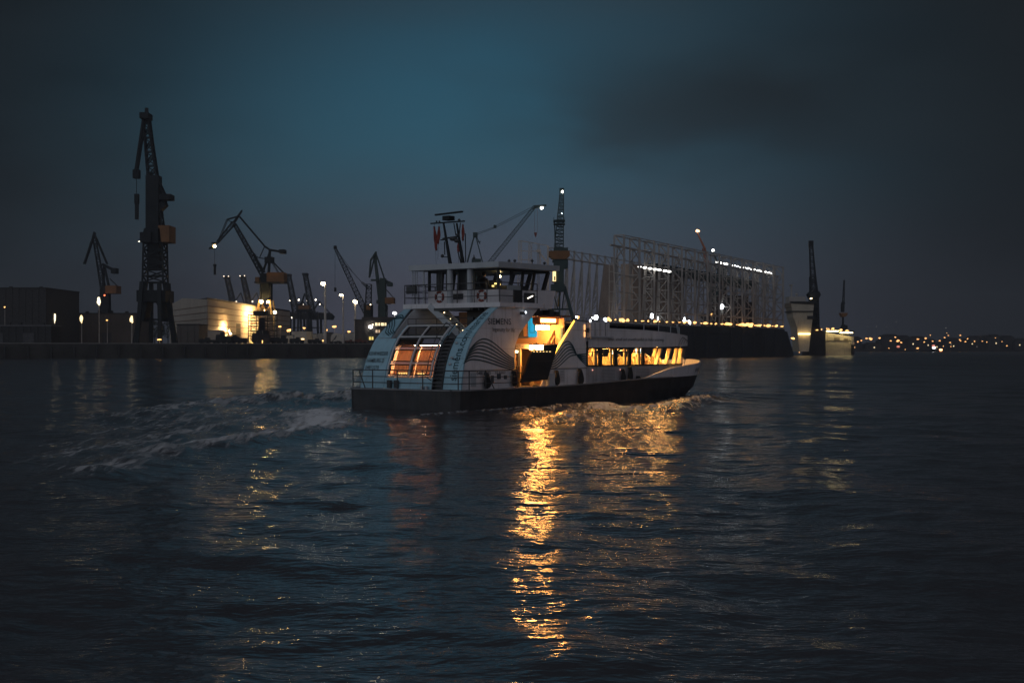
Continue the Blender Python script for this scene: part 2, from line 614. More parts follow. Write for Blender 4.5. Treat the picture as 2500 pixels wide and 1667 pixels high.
# ================================================================ WATER
def water_mesh():
    a_f = np.linspace(-R(25), R(25), 620)
    a_c = np.linspace(R(27), R(333), 60)
    ang = np.concatenate([a_f, a_c])
    r = [2.5, 4, 5.5, 7]
    while r[-1] < 9.5:
        r.append(r[-1] * 1.03)
    while r[-1] < 130:
        r.append(r[-1] * 1.0058)
    while r[-1] < 700:
        r.append(r[-1] * 1.0085)
    while r[-1] < 2600:
        r.append(r[-1] * 1.022)
    r = np.array(r)
    A, RR = np.meshgrid(ang, r)
    X, Y = RR * np.sin(A), RR * np.cos(A)
    dr = np.gradient(r)[:, None] * np.ones_like(A)
    da = RR * (R(50) / 620)
    da[:, 620:] = RR[:, 620:] * R(5)
    sp = np.maximum(dr, da)
    Z = np.zeros_like(X)
    rs = np.random.RandomState(3)
    N = 96
    lam = np.exp(np.linspace(math.log(0.42), math.log(24.0), N))
    for k in range(N):
        L = lam[k]
        th = R(205) + rs.normal() * R(42)
        kx, ky = math.cos(th) * 2 * math.pi / L, math.sin(th) * 2 * math.pi / L
        a = 0.0018 * L * (1.0 if L < 4 else (4 / L) ** 0.6)
        f = np.clip((L / sp - 2.2) / 2.0, 0, 1)
        ph = kx * X + ky * Y + rs.uniform(0, 6.28)
        Z += a * f * (np.sin(ph) + 0.25 * np.cos(2 * ph))
    for k in range(16):
        L = 18 * (60 / 18) ** (k / 15)
        th = R(250) + rs.normal() * R(35)
        kx, ky = math.cos(th) * 2 * math.pi / L, math.sin(th) * 2 * math.pi / L
        f = np.clip((L / sp - 2.2) / 2.0, 0, 1)
        Z += 0.0013 * L * f * np.clip((RR - 60) / 200, 0.15, 1) * np.sin(kx * X + ky * Y + rs.uniform(0, 6.28))
    # wakes -------------------------------------------------------------
    foam = np.zeros_like(X)
    near = (RR < 150) & (np.abs(A) < R(26))
    xn, yn = X[near], Y[near]

    def dist(pts):
        best = np.full(xn.shape, 1e9)
        frac = np.zeros_like(xn)
        P = [on_water(*p) for p in pts]
        tot = sum((b - a).length for a, b in zip(P[:-1], P[1:]))
        run = 0
        for a, b in zip(P[:-1], P[1:]):
            dx, dy = b.x - a.x, b.y - a.y
            l2 = dx * dx + dy * dy
            t = np.clip(((xn - a.x) * dx + (yn - a.y) * dy) / l2, 0, 1)
            d = np.hypot(xn - a.x - t * dx, yn - a.y - t * dy)
            m = d < best
            best[m] = d[m]
            frac[m] = ((run + t * math.sqrt(l2)) / tot)[m]
            run += math.sqrt(l2)
        return best, frac

    zn = np.zeros_like(xn)
    fn = np.zeros_like(xn)
    rip = np.sin(xn * 1.7 + yn * 0.6) * np.sin(xn * 0.5 - yn * 1.3 + 1) * 0.5 + 0.5
    rip2 = np.sin(xn * 4.1 - yn * 2.6) * np.sin(xn * 3.0 + yn * 3.7) * 0.5 + 0.5

    def ridge(pts, h0, h1, w, f0, f1, wf):
        d, t = dist(pts)
        ends = np.clip(np.minimum(t, 1 - t) * 8 + 0.25, 0, 1)
        env = np.exp(-(d / w) ** 2)
        zn[:] += (h0 + (h1 - h0) * t) * env * (0.75 + 0.5 * (rip - 0.5) + 0.14 * (rip2 - 0.5)) * ends
        fn[:] = np.maximum(fn, (f0 + (f1 - f0) * t) * np.exp(-(d / wf) ** 2) * ends)

    def field(pts, amp, soft):
        """foam patch with a soft outline, given by the points of its edge on the water"""
        P_ = [on_water(*p) for p in pts]
        ins = np.zeros(xn.shape, dtype=bool)
        best = np.full(xn.shape, 1e9)
        for a, b in zip(P_, P_[1:] + P_[:1]):
            c_ = ((a.y > yn) != (b.y > yn)) & (xn < (b.x - a.x) * (yn - a.y) / (b.y - a.y + 1e-9) + a.x)
            ins ^= c_
            dx, dy = b.x - a.x, b.y - a.y
            t = np.clip(((xn - a.x) * dx + (yn - a.y) * dy) / (dx * dx + dy * dy), 0, 1)
            best = np.minimum(best, np.hypot(xn - a.x - t * dx, yn - a.y - t * dy))
        sd = np.where(ins, best, -best)
        v = np.clip(sd / soft + 0.5, 0, 1)
        fn[:] = np.maximum(fn, amp * v * v * (3 - 2 * v))

    ridge([(860, 1035), (760, 1052), (650, 1070), (560, 1085), (450, 1100), (350, 1118), (250, 1150), (150, 1175)], 0.34, 0.26, 1.0, 1.0, 0.6, 0.9)
    ridge([(915, 985), (850, 975), (760, 978), (660, 980), (540, 990), (420, 1005), (280, 1030)], 0.75, 0.20, 2.6, 0.80, 0.40, 3.2)
    ridge([(850, 1000), (650, 1025), (520, 1045), (400, 1070), (250, 1095), (60, 1130)], 0.24, 0.12, 1.5, 0.60, 0.50, 1.3)
    ridge([(780, 998), (600, 1008), (420, 1035), (200, 1065)], 0.20, 0.08, 2.0, 0.55, 0.42, 1.8)
    field([(900, 985), (760, 958), (620, 962), (450, 982), (260, 1010), (60, 1060), (40, 1150), (200, 1165), (350, 1118), (450, 1100), (560, 1085), (650, 1068), (760, 1052), (860, 1035)], 0.27, 6.0)
    field([(690, 1042), (725, 1005), (790, 990), (850, 1012), (858, 1040), (800, 1046), (740, 1050)], 1.25, 3.5)
    field([(520, 1092), (600, 1062), (690, 1040), (715, 1060), (640, 1073)], 0.95, 2.5)
    field([(200, 1160), (300, 1100), (470, 1078), (520, 1092), (360, 1120)], 0.52, 3.0)
    ridge([(1000, 1012), (1130, 1006), (1250, 1000), (1330, 995)], 0.10, 0.15, 0.8, 0.42, 0.55, 0.9)
    # bow wave along the starboard side
    ridge([(1750, 966), (1700, 984), (1640, 998), (1570, 1006), (1500, 1008), (1440, 1004)], 0.45, 0.22, 1.9, 0.5, 0.4, 1.6)
    field([(1752, 957), (1700, 966), (1640, 981), (1560, 991), (1470, 994), (1400, 992), (1395, 1003), (1500, 1012), (1600, 1010), (1690, 995), (1745, 975)], 0.72, 4.0)
    ridge([(1480, 1000), (1430, 994), (1380, 996), (1300, 1005), (1240, 1014)], 0.42, 0.15, 1.4, 0.40, 0.42, 1.2)
    ridge([(1420, 1012), (1340, 1026), (1260, 1044)], 0.30, 0.18, 1.3, 0.42, 0.3, 0.8)
    field([(1620, 1008), (1500, 1012), (1380, 1002), (1300, 1010), (1320, 1035), (1480, 1030), (1600, 1022)], 0.42, 5.0)
    ridge([(700, 1150), (900, 1135), (1100, 1150)], 0.10, 0.06, 1.2, 0, 0, 1)
    ridge([(300, 1250), (600, 1215), (900, 1240)], 0.10, 0.08, 0.9, 0, 0, 1)
    Z[near] += zn
    foam[near] = fn
    nr, na = X.shape
    verts = np.stack([X, Y, Z], -1).reshape(-1, 3)
    idx = np.arange(nr * na).reshape(nr, na)
    i0, i1 = idx[:-1, :], idx[1:, :]
    j0, j1 = np.roll(i0, -1, 1), np.roll(i1, -1, 1)
    quads = np.stack([i0, j0, j1, i1], -1).reshape(-1, 4)
    me = bpy.data.meshes.new("river_water")
    me.vertices.add(len(verts))
    me.vertices.foreach_set("co", verts.ravel())
    me.loops.add(quads.size)
    me.loops.foreach_set("vertex_index", quads.ravel().astype(np.int32))
    me.polygons.add(len(quads))
    me.polygons.foreach_set("loop_start", (np.arange(len(quads)) * 4).astype(np.int32))
    me.polygons.foreach_set("use_smooth", np.ones(len(quads), dtype=bool))
    me.update(calc_edges=True)
    at_ = me.attributes.new("foam", "FLOAT", "POINT")
    at_.data.foreach_set("value", foam.ravel().astype(np.float32))
    ac = me.attributes.new("fine_chop", "FLOAT", "POINT")
    chop = 0.08 + 0.17 * np.clip((RR - 50) / 250, 0, 1) ** 0.7
    ac.data.foreach_set("value", chop.ravel().astype(np.float32))
    me.validate()
    return me


wm = bpy.data.materials.new("river_water")
wm.use_nodes = True
nt = wm.node_tree
P = nt.nodes["Principled BSDF"]
P.inputs["IOR"].default_value = 1.33
N_ = nt.nodes.new
tcw = N_("ShaderNodeTexCoord")
mpw = N_("ShaderNodeMapping")
mpw.inputs["Scale"].default_value = (0.75, 1.25, 1.0)
mpw.inputs["Rotation"].default_value = (0, 0, R(12))
nt.links.new(tcw.outputs["Object"], mpw.inputs[0])
n1 = N_("ShaderNodeTexNoise")
n1.inputs["Scale"].default_value = 1.5
n1.inputs["Detail"].default_value = 3
n1.inputs["Roughness"].default_value = 0.55
n2 = N_("ShaderNodeTexNoise")
n2.inputs["Scale"].default_value = 6.5
n2.inputs["Detail"].default_value = 2
for n in (n1, n2):
    nt.links.new(mpw.outputs[0], n.inputs["Vector"])
b1 = N_("ShaderNodeBump")
b1.inputs["Strength"].default_value = 1.0
b1.inputs["Distance"].default_value = 0.068
b2 = N_("ShaderNodeBump")
b2.inputs["Strength"].default_value = 1.0
b2.inputs["Distance"].default_value = 0.010
nt.links.new(n1.outputs["Fac"], b1.inputs["Height"])
nt.links.new(n2.outputs["Fac"], b2.inputs["Height"])
nt.links.new(b1.outputs[0], b2.inputs["Normal"])
fa = N_("ShaderNodeAttribute")
fa.attribute_name = "foam"
fm = N_("ShaderNodeMapping")
fm.inputs["Scale"].default_value = (1.5, 0.24, 1.0)
fm.inputs["Rotation"].default_value = (0, 0, R(15))
nt.links.new(tcw.outputs["Object"], fm.inputs[0])
fnz = N_("ShaderNodeTexNoise")
fnz.inputs["Scale"].default_value = 1.9
fnz.inputs["Detail"].default_value = 9
fnz.inputs["Roughness"].default_value = 0.62
fnz.inputs["Distortion"].default_value = 0.8
nt.links.new(fm.outputs[0], fnz.inputs["Vector"])
ad = N_("ShaderNodeMath")
ad.operation = "MULTIPLY_ADD"
nt.links.new(fnz.outputs["Fac"], ad.inputs[0])
ad.inputs[1].default_value = 2.6
nt.links.new(fa.outputs["Fac"], ad.inputs[2])
rp = N_("ShaderNodeMapRange")
rp.inputs["From Min"].default_value = 1.47
rp.inputs["From Max"].default_value = 2.55
rp.interpolation_type = "SMOOTHSTEP"
nt.links.new(ad.outputs[0], rp.inputs["Value"])
gt = N_("ShaderNodeMapRange")
gt.inputs["From Min"].default_value = 0.03
gt.inputs["From Max"].default_value = 0.22
nt.links.new(fa.outputs["Fac"], gt.inputs["Value"])
fmask = N_("ShaderNodeMath")
fmask.operation = "MULTIPLY"
nt.links.new(rp.outputs[0], fmask.inputs[0])
nt.links.new(gt.outputs[0], fmask.inputs[1])
mxw = N_("ShaderNodeMix")
mxw.data_type = "RGBA"
nt.links.new(fmask.outputs[0], mxw.inputs[0])
mxw.inputs[6].default_value = (0.063, 0.064, 0.072, 1)
mxw.inputs[7].default_value = (0.80, 0.83, 0.85, 1)
nt.links.new(mxw.outputs[2], P.inputs["Base Color"])
rg = N_("ShaderNodeMapRange")
ca = N_("ShaderNodeAttribute")
ca.attribute_name = "fine_chop"
nt.links.new(ca.outputs["Fac"], rg.inputs["To Min"])
rg.inputs["To Max"].default_value = 0.7
nt.links.new(fmask.outputs[0], rg.inputs["Value"])
nt.links.new(rg.outputs[0], P.inputs["Roughness"])
b3 = N_("ShaderNodeBump")
b3.inputs["Strength"].default_value = 0.6
b3.inputs["Distance"].default_value = 0.12
nt.links.new(fmask.outputs[0], b3.inputs["Height"])
nt.links.new(b2.outputs[0], b3.inputs["Normal"])
nt.links.new(b3.outputs[0], P.inputs["Normal"])
wme = water_mesh()
wme.materials.append(wm)
water = bpy.data.objects.new("river_water", wme)
COL.objects.link(water)
tag(water, "dark rippled river water with orange reflections and a foaming wake", "water", kind="structure")

# ================================================================ QUAY AND YARD (left)
QZ = 4.6
QP = [(-420, 345), (-170, 415), (-35, 478), (12, 494), (20, 1300), (-60, 1750), (-900, 1700), (-900, 345)]
mb = MB()
mb.hexa([(x, y, -1.5) for x, y in QP], [(x, y, QZ) for x, y in QP])
quay = tag(mb.build("quay", CONC), "dark concrete harbour quay behind the ferry on the left", "quay", kind="structure")
QF = lambda x: float(np.interp(x, [-420, -170, -35, 12], [345, 415, 478, 494]))
mb = MB()
for (x0, y0), (x1, y1) in zip(QP[:3], QP[1:4]):
    mb.beam((x0, y0 + 0.25, QZ + 0.12), (x1, y1 + 0.25, QZ + 0.12), 0.5, 0.22)
tag(mb.build("quay_kerb", mat("pale_kerb", (0.26, 0.25, 0.24), 0.8)), "pale kerb along the quay edge", "kerb", kind="structure")
for i in range(33):
    x = -186 + i * 6.0
    th = thing("fender_pile", "dark vertical timber fender pile standing against the quay wall", "fender pile", (x, QF(x) - 0.45, 0), 0, "fender piles along the quay wall")
    MB().b2((-0.25, -0.25, -1.0), (0.25, 0.25, 3.9)).build("pile", DARKM, th)


def px_part(parent, name, m, Y, items):
    mb_ = MB()
    loc = parent.location.copy()
    k = Y / F_PX

    def Pp(x, y, dy=0.0):
        v = at(x, y, Y)
        if x < 1000 and y >= 838:
            v.z = QZ
        v = v - loc
        v.y += dy
        return v
    for it in items:
        c = it[0]
        if c == "b":
            w1 = it[6] if len(it) > 6 else it[5]
            mb_.beam(Pp(it[1], it[2]), Pp(it[3], it[4]), it[5] * k, it[5] * k, w1 * k, w1 * k)
        elif c == "d":      # pair of members, apart in depth
            for s_ in (-1, 1):
                mb_.beam(Pp(it[1], it[2], s_ * it[6]), Pp(it[3], it[4], s_ * (it[7] if len(it) > 7 else it[6])), it[5] * k)
        elif c == "l":
            mb_.lattice(Pp(it[1], it[2]), Pp(it[3], it[4]), it[5] * k, it[6] * k, it[7], it[8] * k)
        elif c == "x":
            a, b = Pp(it[1], it[2]), Pp(it[3], it[4])
            dp = it[5] / 2
            oy = it[6] if len(it) > 6 else 0
            mb_.b2((a.x, oy - dp, b.z), (b.x, oy + dp, a.z))
        elif c == "o":
            mb_.ball(Pp(it[1], it[2], it[4] if len(it) > 4 else 0), it[3] * k)
        elif c == "e":      # elongated lamp
            mb_.cluster(Pp(it[1], it[2], it[5] if len(it) > 5 else 0), k * it[3], k * it[3] * 0.8, k * it[4], int(it[1]))
        elif c == "q":      # polygon slab
            pts = [Pp(x, y) for x, y in it[1]]
            mb_.hexa([p_ + Vector((0, -it[2] / 2, 0)) for p_ in pts], [p_ + Vector((0, it[2] / 2, 0)) for p_ in pts])
    o = mb_.build(name, m, parent)
    return o


def crane(label, px, py, Y, parts, name="harbour_crane", cat="crane", group=None):
    base = at(px, py, Y)
    if px < 1000 and py >= 838:
        base.z = QZ
    th = thing(name, label, cat, base, 0, group)
    for nm, m_, items in parts:
        px_part(th, nm, m_, Y, items)
    return th


# tall jumbo crane on the quay
crane("tallest dark crane on the far left quay, steep jib and ochre machinery house", 368, 838, 462, [
    ("jib", STEEL, [("l", 386, 560, 357, 285, 26, 15, 16, 3.2), ("b", 358, 300, 358, 264, 8, 7), ("x", 346, 278, 367, 292, 6), ("q", [(361, 560), (393, 560), (385, 470), (366, 420), (360, 440)], 4)]),
    ("fly_jib", STEEL, [("d", 352, 290, 332, 425, 5, 1.2), ("b", 350, 330, 333, 425, 4), ("x", 326, 415, 341, 436, 2.5)]),
    ("hook", STEEL, [("b", 333, 436, 333, 476, 1.2), ("x", 329, 474, 339, 498, 1.5), ("x", 330, 498, 338, 536, 1.0)]),
    ("tie_rods", STEEL, [("d", 364, 300, 386, 445, 4, 1.5), ("d", 386, 440, 405, 482, 4, 1.5)]),
    ("counterweight", STEEL, [("x", 394, 476, 421, 489, 6), ("b", 380, 500, 410, 480, 8), ("q", [(384, 500), (404, 490), (408, 502), (390, 520)], 4)]),
    ("slewing_column", STEEL, [("q", [(360, 560), (398, 560), (402, 595), (354, 595)], 9), ("x", 360, 430, 391, 560, 5)]),
    ("machinery_house", HOUSEO, [("x", 394, 553, 421, 593, 9)]),
    ("operator_cab", STEEL, [("x", 352, 570, 378, 594, 5, -3)]),
    ("tower", STEEL, [("l", 379, 595, 379, 690, 46, 50, 6, 4), ("x", 366, 595, 392, 660, 5)]),
    ("portal", STEEL, [("b", 355, 690, 330, 838, 11, 12), ("b", 403, 690, 428, 838, 11, 12), ("d", 358, 690, 352, 838, 9, 6, 9), ("d", 400, 690, 408, 838, 9, 6, 9), ("x", 345, 710, 414, 738, 12), ("q", [(355, 738), (368, 738), (362, 760), (357, 785), (350, 785)], 8), ("q", [(388, 738), (403, 738), (405, 785), (398, 785), (394, 755)], 8), ("b", 340, 780, 420, 780, 4)]),
    ("tower_lamp", emit("tower_lamp_glow", (1.0, 0.9, 0.7), 4), [("e", 350, 592, 3.5, 1.2, -4.5)]),
])
# small crane behind it
crane("small dim crane with bent jib left of the tallest crane", 258, 838, 640, [
    ("jib", STEEL, [("l", 252, 705, 229, 575, 11, 6, 10, 1.6), ("b", 230, 566, 226, 585, 4)]),
    ("fly_jib", STEEL, [("d", 232, 568, 206, 645, 3, 1), ("b", 222, 590, 208, 640, 3)]),
    ("tie_rods", STEEL, [("d", 232, 575, 262, 645, 2.4, 1)]),
    ("counterweight", STEEL, [("b", 250, 645, 282, 662, 6, 7), ("x", 274, 655, 286, 668, 5)]),
    ("a_frame", STEEL, [("b", 254, 645, 252, 705, 5), ("b", 254, 645, 266, 700, 5), ("b", 268, 680, 286, 698, 2)]),
    ("machinery_house", HOUSEO, [("x", 263, 698, 290, 717, 8)]),
    ("tower", STEEL, [("l", 257, 705, 257, 760, 18, 20, 4, 3), ("x", 250, 700, 266, 770, 4)]),
    ("portal", STEEL, [("b", 250, 760, 244, 838, 5), ("b", 264, 760, 272, 838, 5), ("x", 246, 758, 270, 768, 9)]),
    ("beacon", L_RED, [("o", 263, 722, 2.0, -5)]),
])
# double-link crane with lit base
crane("dark double link crane with lit jib tip and floodlit base above the scaffold tower", 650, 838, 520, [
    ("fly_jib", STEEL, [("l", 531, 592, 571, 544, 5, 9, 7, 1.6), ("b", 571, 544, 591, 514, 6, 4), ("d", 533, 590, 555, 536, 1.6, 1), ("d", 555, 536, 583, 528, 1.8, 1), ("b", 555, 536, 573, 548, 2)]),
    ("jib", STEEL, [("l", 641, 668, 573, 548, 12, 7, 14, 2.4), ("b", 620, 620, 640, 662, 6)]),
    ("tie_rods", STEEL, [("d", 584, 528, 647, 602, 2.6, 1.4), ("d", 647, 602, 662, 612, 4, 1.4), ("b", 646, 602, 634, 629, 2), ("b", 614, 622, 634, 630, 2), ("b", 634, 630, 650, 632, 2)]),
    ("counterweight", STEEL, [("b", 658, 610, 694, 616, 5, 5), ("x", 684, 610, 697, 619, 5)]),
    ("a_frame", STEEL, [("b", 660, 612, 640, 670, 5), ("b", 659, 612, 656, 668, 6), ("x", 648, 628, 668, 642, 4), ("d", 662, 635, 692, 666, 1.8, 1.5), ("d", 664, 640, 680, 666, 1.4, 1.5)]),
    ("machinery_house", HOUSEO, [("x", 655, 666, 697, 689, 7)]),
    ("operator_cab", HOUSEO, [("x", 625, 677, 635, 689, 4)]),
    ("platform", STEEL, [("x", 625, 689, 698, 692, 8), ("q", [(636, 668), (655, 668), (655, 689), (640, 689)], 5)]),
    ("tower", STEEL, [("l", 650, 691, 650, 732, 24, 24, 4, 3), ("x", 641, 691, 659, 729, 4)]),
    ("portal", mat("ochre_portal_steel", (0.40, 0.26, 0.10), 0.6), [("d", 638, 732, 633, 765, 4, 3.5, 4), ("d", 662, 732, 668, 770, 4, 3.5, 4), ("b", 638, 742, 650, 758, 2.5), ("b", 650, 758, 663, 742, 2.5), ("b", 636, 765, 630, 838, 4), ("b", 668, 768, 672, 838, 4)]),
    ("jib_lamp", emit("jib_lamp_glow", (1.0, 0.66, 0.26), 34), [("e", 524, 601, 5.0, 4.5)]),
    ("jib_lamp_housing", STEEL, [("x", 517, 592, 531, 596, 1.5), ("q", [(510, 606), (518, 600), (521, 607), (511, 609)], 1)]),
    ("base_flood", L_BASE, [("e", 645, 737, 4.5, 4.5, -5.5)]),
    ("base_flood", L_BASE, [("e", 661, 738, 3.5, 3.5, -5.5)]),
    ("hook", STEEL, [("b", 524, 606, 524, 646, 0.7), ("x", 521, 645, 528, 650, 1), ("x", 522, 650, 527, 671, 0.8)]),
])
crane("lattice boom crawler crane leaning left, behind the office block", 899, 838, 560, [
    ("boom", STEEL, [("l", 893, 762, 845, 660, 12, 10, 12, 1.3), ("l", 845, 660, 818, 605, 10, 5, 8, 1.3), ("x", 815, 600, 822, 608, 1.5)]),
    ("stay", STEEL, [("b", 838, 640, 884, 690, 1.2), ("b", 820, 608, 860, 662, 0.8), ("b", 818, 610, 818, 706, 0.6), ("x", 816, 702, 821, 712, 1)]),
    ("mast", STEEL, [("l", 899, 748, 901, 694, 14, 12, 5, 1.6), ("l", 902, 704, 884, 690, 6, 4, 3, 1.2)]),
    ("slewing_house", STEEL, [("x", 890, 744, 909, 785, 7)]),
    ("machinery_house", HOUSEO, [("x", 897, 747, 907, 757, 2.0, -4)]),
    ("undercarriage", STEEL, [("x", 884, 785, 914, 838, 8)]),
    ("lamp", emit("crane_lamp_glow", (1.0, 0.8, 0.5), 6), [("o", 907, 744.5, 1.5, -4)]),
])
crane("dark double link crane with ochre house right of the leaning lattice boom", 935, 838, 540, [
    ("fly_jib", STEELG, [("d", 917, 617, 905, 636, 3, 1), ("d", 905, 636, 902, 678, 3, 1), ("b", 917, 617, 903, 676, 4, 3)]),
    ("jib", STEELG, [("b", 931, 760, 917, 640, 10, 7), ("b", 917, 640, 918, 614, 7, 4), ("x", 906, 682, 925, 686, 3)]),
    ("tie_rods", STEELG, [("d", 919, 622, 939, 682, 2.4, 1.2)]),
    ("counterweight", STEELG, [("b", 928, 682, 957, 694, 9, 8), ("x", 946, 690, 958, 699, 5)]),
    ("column", STEELG, [("x", 929, 680, 942, 774, 6), ("b", 942, 706, 960, 726, 2), ("x", 920, 733, 930, 742, 4)]),
    ("machinery_house", HOUSEO, [("x", 942, 727, 963, 742, 8)]),
    ("portal", STEELG, [("l", 935, 745, 935, 785, 20, 20, 3, 2.4), ("d", 928, 780, 922, 838, 4, 4), ("d", 943, 780, 948, 838, 4, 4)]),
])
# far container cranes, faded by the haze
for i, (tx, ty, lab) in enumerate(((554, 676, "faint raised container crane boom, leftmost above the hall roof"), (593, 675, "faint raised container crane boom, second from left above the hall roof"))):
    crane(lab, tx + 20, 842, 1250, [
        ("boom", STEEL, [("l", tx + 16, 745, tx, ty, 12, 9, 8, 2.6), ("x", tx - 6, ty - 2, tx + 7, ty + 4, 6)]),
        ("gantry", STEEL, [("d", tx + 18, 742, tx + 16, 842, 4, 8), ("d", tx + 40, 745, tx + 42, 842, 4, 8), ("b", tx + 4, 745, tx + 60, 745, 5), ("b", tx + 16, 742, tx + 34, 715, 2.5), ("b", tx + 34, 715, tx + 44, 745, 2.5)]),
        ("boom_lamps", emit("crane_top_lamp", (1.0, 0.8, 0.6), 3), [("o", tx - 5, ty - 1, 1.3, -4), ("o", tx + 6, ty - 1, 1.3, -4), ("o", tx + 28, 737, 2.0, -9)]),
    ], "container_crane", "crane", "container cranes in the haze")
for i, (tx, ty, lab) in enumerate(((704, 671, "dim container crane with raised boom, left of the pair beside the tall lamp post"), (745, 669, "dim container crane with raised boom, right of the pair beside the tall lamp post"))):
    crane(lab, tx + 20, 842, 1050, [
        ("boom", STEEL, [("l", tx + 18, 765, tx, ty, 13, 9, 9, 2.6), ("x", tx - 6, ty - 2, tx + 7, ty + 4, 6)]),
        ("gantry", STEEL, [("d", tx + 10, 762, tx + 9, 838, 5, 9), ("d", tx + 34, 762, tx + 36, 838, 5, 9), ("q", [(tx + 5, 764), (tx + 62, 764), (tx + 70, 772), (tx + 66, 781), (tx + 5, 778)], 14), ("b", tx + 18, 762, tx + 34, 735, 3.5), ("b", tx + 34, 735, tx + 62, 766, 2.5), ("b", tx + 10, 800, tx + 35, 800, 3)]),
        ("lamps", emit("crane_mid_lamp", (1.0, 0.85, 0.65), 8), [("o", tx + 12, 776, 1.7, -9), ("o", tx + 30, 733, 2.0, -9), ("o", tx + 40, 744, 1.2, -9), ("o", tx + 8, 735, 1.2, -9)]),
    ], "container_crane", "crane", "container cranes in the haze")
crane("ochre cabin gantry crane standing between the two dim container cranes", 744, 838, 900, [
    ("machinery_house", HOUSEO, [("x", 731, 746, 757, 755, 10)]),
    ("jib", STEEL, [("b", 735, 746, 744, 716, 4, 3), ("b", 744, 716, 752, 745, 2), ("x", 728, 741, 738, 748, 8)]),
    ("gantry", STEEL, [("x", 728, 755, 760, 762, 10), ("d", 732, 760, 730, 838, 4, 6), ("d", 756, 760, 759, 838, 4, 6)]),
])

# ---- buildings on the left quay
def block(name, label, cat, x0, y0, x1, y1, Y, depth, m, roof=None, group=None):
    a, b = at(x0, y0, Y), at(x1, y1, Y)
    th = thing(name, label, cat, ((a.x + b.x) / 2, Y, b.z), 0, group)
    w_, h_ = abs(b.x - a.x), a.z - b.z
    wm_ = MB().b2((-w_ / 2, 0, 0), (w_ / 2, depth, h_))
    for k_ in range(int(w_ / 2.4)):
        x_ = -w_ / 2 + 1.2 + k_ * 2.4
        wm_.b2((x_ - 0.12, -0.16, 0.05), (x_ + 0.12, -0.003, h_ - 0.05))
    wm_.b2((-w_ / 2 + 0.1, -0.10, h_ * 0.62), (w_ / 2 - 0.1, -0.004, h_ * 0.62 + 0.14))
    wm_.build("wall", m, th)
    if w_ > 12 and name != "office_building":
        for f_ in (0.22, 0.63):
            d_ = MB().b2((-w_ / 2 + w_ * f_, -0.22, 0.02), (-w_ / 2 + w_ * f_ + 3.6, -0.165, min(4.2, h_ * 0.6)))
            d_.build("roller_door", mat("dull_grey_door", (0.075, 0.075, 0.08), 0.7, var=0.3), th)
        for f_ in (0.15, 0.4, 0.55, 0.85):
            d_ = MB().box((-w_ / 2 + w_ * f_, depth * 0.3, h_ + 0.75), (1.1, 1.1, 0.9))
            d_.build("roof_vent", DARKM, th)
    r_ = MB()
    r_.b2((-w_ / 2 - 0.2, -0.25, h_), (w_ / 2 + 0.2, depth + 0.2, h_ + 0.35))
    r_.build("roof", roof or DARKM, th)
    return th, w_, h_


# big floodlit hall with its dark gable to the left
hA, hB, hC = at(414, 838, 640), at(505, 838, 565), at(708, 838, 690)
hall = thing("dock_hall", "large floodlit metal clad hall left of the scaffold tower", "hall", (hB.x, hB.y, QZ))
ht = CAM_H + (850 - 731) / F_PX * 565 - QZ
mb = MB()
a_, c_ = hA - hB, hC - hB
hz = {0: ht, 1: ht * 1.0, 2: CAM_H + (850 - 767) / F_PX * 690 - QZ}
mb.shell([[(0, 0, 0), (c_.x, c_.y, 0)], [(0, 0, ht), (c_.x, c_.y, ht * 0.9)]], (-0.3, 0.5, 0))
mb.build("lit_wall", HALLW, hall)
mb = MB()
mid = a_ * 0.62
mb.shell([[(a_.x, a_.y, 0), (mid.x, mid.y, 0), (0, 0, 0)], [(a_.x, a_.y, ht * 1.0), (mid.x, mid.y, ht * 1.12), (-0.05, 0.05, ht)]], (0.4, 0.5, 0))
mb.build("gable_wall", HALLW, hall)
mb = MB()
mb.hexa([(a_.x, a_.y, ht), (0, 0, ht + 0.05), (c_.x, c_.y, ht * 0.9 + 0.05), (a_.x + c_.x, a_.y + c_.y, ht)], [(a_.x, a_.y, ht + 0.6), (0.2, -0.3, ht + 0.7), (c_.x + 0.2, c_.y - 0.3, ht * 0.9 + 0.7), (a_.x + c_.x, a_.y + c_.y, ht + 0.6)])
mb.build("roof", DARKM, hall)
mb = MB()
for k in range(1, 7):
    f = k / 7
    mb.beam((0.1, -0.14, ht * f), (c_.x, c_.y - 0.14, ht * 0.9 * f), 0.16, 0.28)
    mb.beam((a_.x, a_.y - 0.14, ht * f), (-0.1, -0.14, ht * f), 0.14, 0.2)
mb.build("cladding_rails", mat("rust_brown_rail", (0.16, 0.09, 0.06), 0.8), hall)
mb = MB()
for f0, f1, z0, z1 in ((0.50, 0.62, 0.16, 0.36), (0.31, 0.36, 0.20, 0.50)):
    mb.shell([[tuple(c_ * f0 + Vector((0, -0.2, ht * z0))), tuple(c_ * f1 + Vector((0, -0.2, ht * z0)))], [tuple(c_ * f0 + Vector((0, -0.2, ht * z1))), tuple(c_ * f1 + Vector((0, -0.2, ht * z1)))]], (0, 0.1, 0))
mb.build("dark_opening", DARKM, hall)


